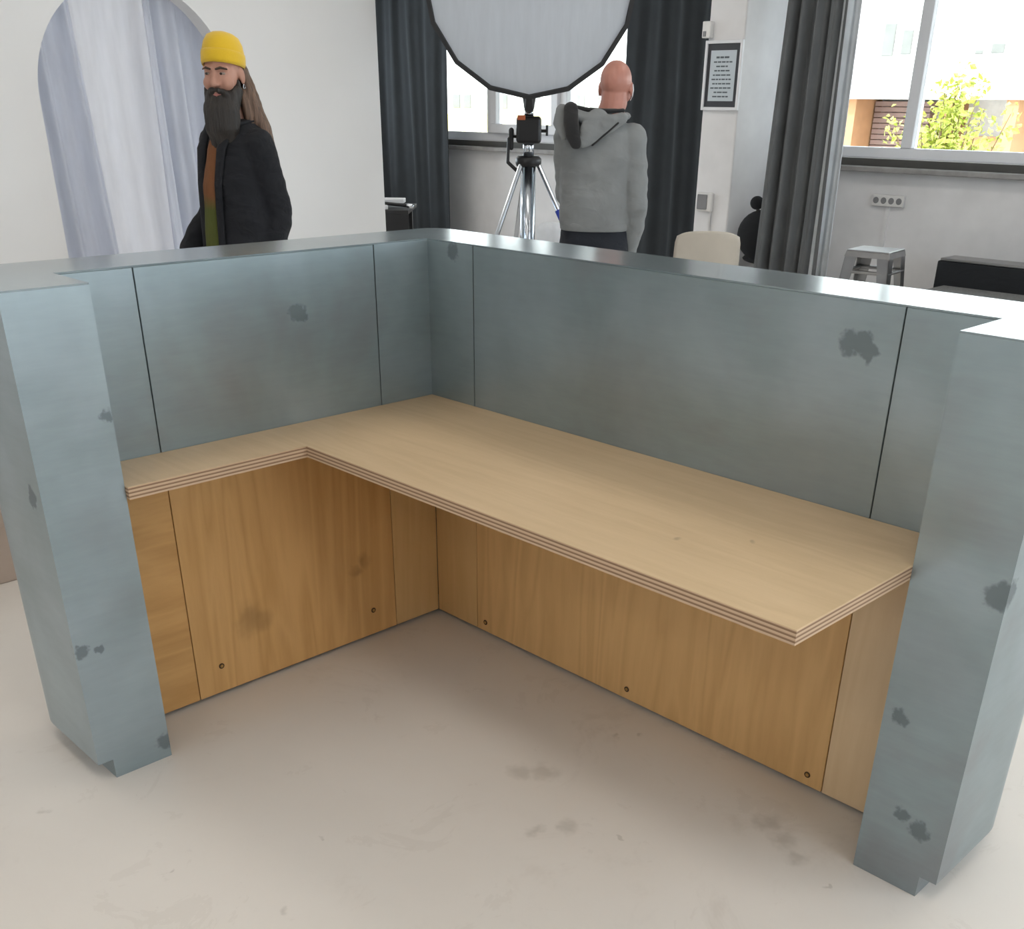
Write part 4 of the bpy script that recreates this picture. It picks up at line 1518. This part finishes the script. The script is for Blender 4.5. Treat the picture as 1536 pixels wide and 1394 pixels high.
# knitted beanie
bm = bmesh.new()
TB = T1 @ Matrix.Translation((0, .012, .052)) @ Matrix.Rotation(math.radians(-14), 4, 'X')
nn = 40
rings = []
for r, z in ((.080, -.022), (.0835, .0), (.083, .03), (.077, .058), (.064, .082), (.044, .094), (.02, .101), (.004, .103)):
    rings.append([bm.verts.new(TB @ Vector((r * .98 * math.cos(2 * math.pi * q / nn), r * 1.20 * math.sin(2 * math.pi * q / nn), z))) for q in range(nn)])
for a, b in zip(rings, rings[1:]):
    for q in range(nn):
        bm.faces.new((a[q], a[(q + 1) % nn], b[(q + 1) % nn], b[q]))
bm.faces.new(rings[-1])
bn = finish('beanie', bm, 'yellow', p1, True)
so = bn.modifiers.new('t', 'SOLIDIFY'); so.thickness = .005
bm = bmesh.new()
rings = []
for r, z in ((.080, -.026), (.0855, -.028), (.0885, -.014), (.0885, .012), (.0868, .024), (.081, .024)):
    rings.append([bm.verts.new(TB @ Vector((r * .98 * math.cos(2 * math.pi * q / nn), r * 1.19 * math.sin(2 * math.pi * q / nn), z))) for q in range(nn)])
rings.append(rings[0])
for a, b in zip(rings, rings[1:]):
    for q in range(nn):
        bm.faces.new((a[q], a[(q + 1) % nn], b[(q + 1) % nn], b[q]))
finish('cuff', bm, 'yellow', bn, True)
bm = bmesh.new()
er = [T1 @ Vector((.081, .006 + .009 * math.cos(a), -.046 + .009 * math.sin(a))) for a in [2 * math.pi * q / 12 for q in range(13)]]
tube(bm, er, .002, 6); finish('earring', bm, 'chrome', p1, True)
tag(p1, 'bearded long-haired person in yellow beanie and open dark jacket by the arch', 'person')

# ---------------------------------------------------------------- bald man seen from behind
p2 = empty('person', (-1.328, 2.202, 0), math.radians(221))
H2 = 1.785
k2 = H2 / 1.75
arms2 = [((-.165, .01, 1.365 * k2), (-.208, .055, 1.06 * k2), (-.178, -.06, .84 * k2)),
         ((.145, .0, 1.365 * k2), (.145, -.06, 1.10 * k2), (.08, -.26, 1.02 * k2))]
hands2 = [((-.177, -.063, .835 * k2), (.1, -.4, -.9), (1, 0, 0), (0, -1, 0), .5), ((.078, -.265, 1.02 * k2), (-.6, -.7, .1), (0, .3, -1), (0, 0, 1), .6)]
T2 = Matrix.Translation((-.078, -.015, 1.610)) @ Matrix.Rotation(math.radians(-8), 4, 'Z') @ Matrix.Rotation(math.radians(3), 4, 'X')
bm = bmesh.new(); body_base(bm, H2, arms2, hands2, nx=-.07)
head_lumps(bm, T2)
tube(bm, [(-.045, .02, 1.43), (-.065, .012, 1.50), (-.072, .01, 1.58)], [.066, .060, .064], 16, round_ends=True)
fused('body', bm, 'skin2', p2, .0050, 4)
face_parts(p2, T2)
trousers(p2, H2)
shoes(p2)
bm = bmesh.new()
sections(bm, [(0, 0, .970 * k2, .170, .135), (0, 0, .985 * k2, .176, .143), (0, 0, 1.03 * k2, .182, .148), (0, 0, 1.12 * k2, .182, .145), (0, 0, 1.28 * k2, .186, .138),
              (0, .005, 1.38 * k2, .185, .115), (0, .012, 1.435 * k2, .135, .088), (0, .016, 1.475 * k2, .085, .074)], 32)
for (sh, el, wr) in arms2:
    sh, el, wr = Vector(sh), Vector(el), Vector(wr)
    limb(bm, [sh, sh.lerp(el, .5), el, el.lerp(wr, .4), el.lerp(wr, .93)], [.074, .066, .060, .055, .045])
hd = fused('hooded_sweatshirt', bm, 'hood', p2, .007, 5, wrinkles(.0075))
def hoodfix(bm):
    for v in bm.verts:
        v.co.x *= 1.12
        v.co.z += .035
        v.co.y -= .006


# hood hanging down the back (local +y is his back; local -x lies to the right of the picture)
bm = bmesh.new()
tube(bm, [(-.115, -.02, 1.45), (-.12, .07, 1.455), (-.06, .115, 1.44), (.03, .125, 1.44), (.11, .10, 1.46), (.15, .03, 1.46)], [(.014, .018), (.018, .022), (.022, .026), (.024, .030), (.028, .034), (.018, .02)], 12, ref=(0, 0, 1), round_ends=True)
tube(bm, [(-.10, .10, 1.445), (-.02, .130, 1.41), (.055, .155, 1.345)], [(.020, .028), (.024, .045), (.018, .03)], 12, ref=(0, 1, 0), round_ends=True)
tube(bm, [(.0, .12, 1.44), (.035, .145, 1.39), (.062, .16, 1.335)], [(.028, .05), (.026, .045), (.016, .022)], 12, ref=(0, 1, 0), round_ends=True)
tube(bm, [(.155, .085, 1.475), (.165, .10, 1.42), (.145, .125, 1.36)], [(.020, .03), (.022, .03), (.012, .015)], 12, ref=(0, 1, 0), round_ends=True)
hoodfix(bm)
fused('hood', bm, 'hood', hd, .006, 5, wrinkles(.003))
bm = bmesh.new()
tube(bm, [(.118, .120, 1.485), (.115, .150, 1.43), (.105, .172, 1.37), (.09, .178, 1.335)], [(.022, .032), (.026, .034), (.022, .032), (.012, .026)], 12, ref=(0, 1, 0), round_ends=True)
tube(bm, [(.11, .06, 1.490), (.04, .095, 1.478), (-.04, .09, 1.475), (-.10, .05, 1.478)], [(.012, .016)] * 4, 10, ref=(0, 0, 1), round_ends=True)
hoodfix(bm)
fused('hood_lining', bm, 'hoodline', hd, .006, 4)
bm = bmesh.new()
tube(bm, [(.02, .150, 1.33), (-.03, .148, 1.375), (-.085, .128, 1.425)], .005, 6, round_ends=True)
hoodfix(bm)
finish('hood_seam', bm, 'hoodline', hd, True)
bm = bmesh.new()
sections(bm, [(0, 0, .955 * k2, .170, .134), (0, 0, .96 * k2, .174, .138), (0, 0, .988 * k2, .178, .142), (0, 0, .995 * k2, .172, .138)], 32)
finish('hem_band', bm, 'hood', hd, True)
bm = bmesh.new()
tube(bm, [T2 @ Vector(p) for p in ((-.084, .022, .012), (-.088, .026, -.01), (-.084, .018, -.036), (-.068, -.04, -.05))], .0025, 6, round_ends=True)
finish('mask_strap', bm, 'white_pvc', p2, True)
tag(p2, 'bald person in grey hooded sweatshirt seen from behind beside the softbox', 'person')
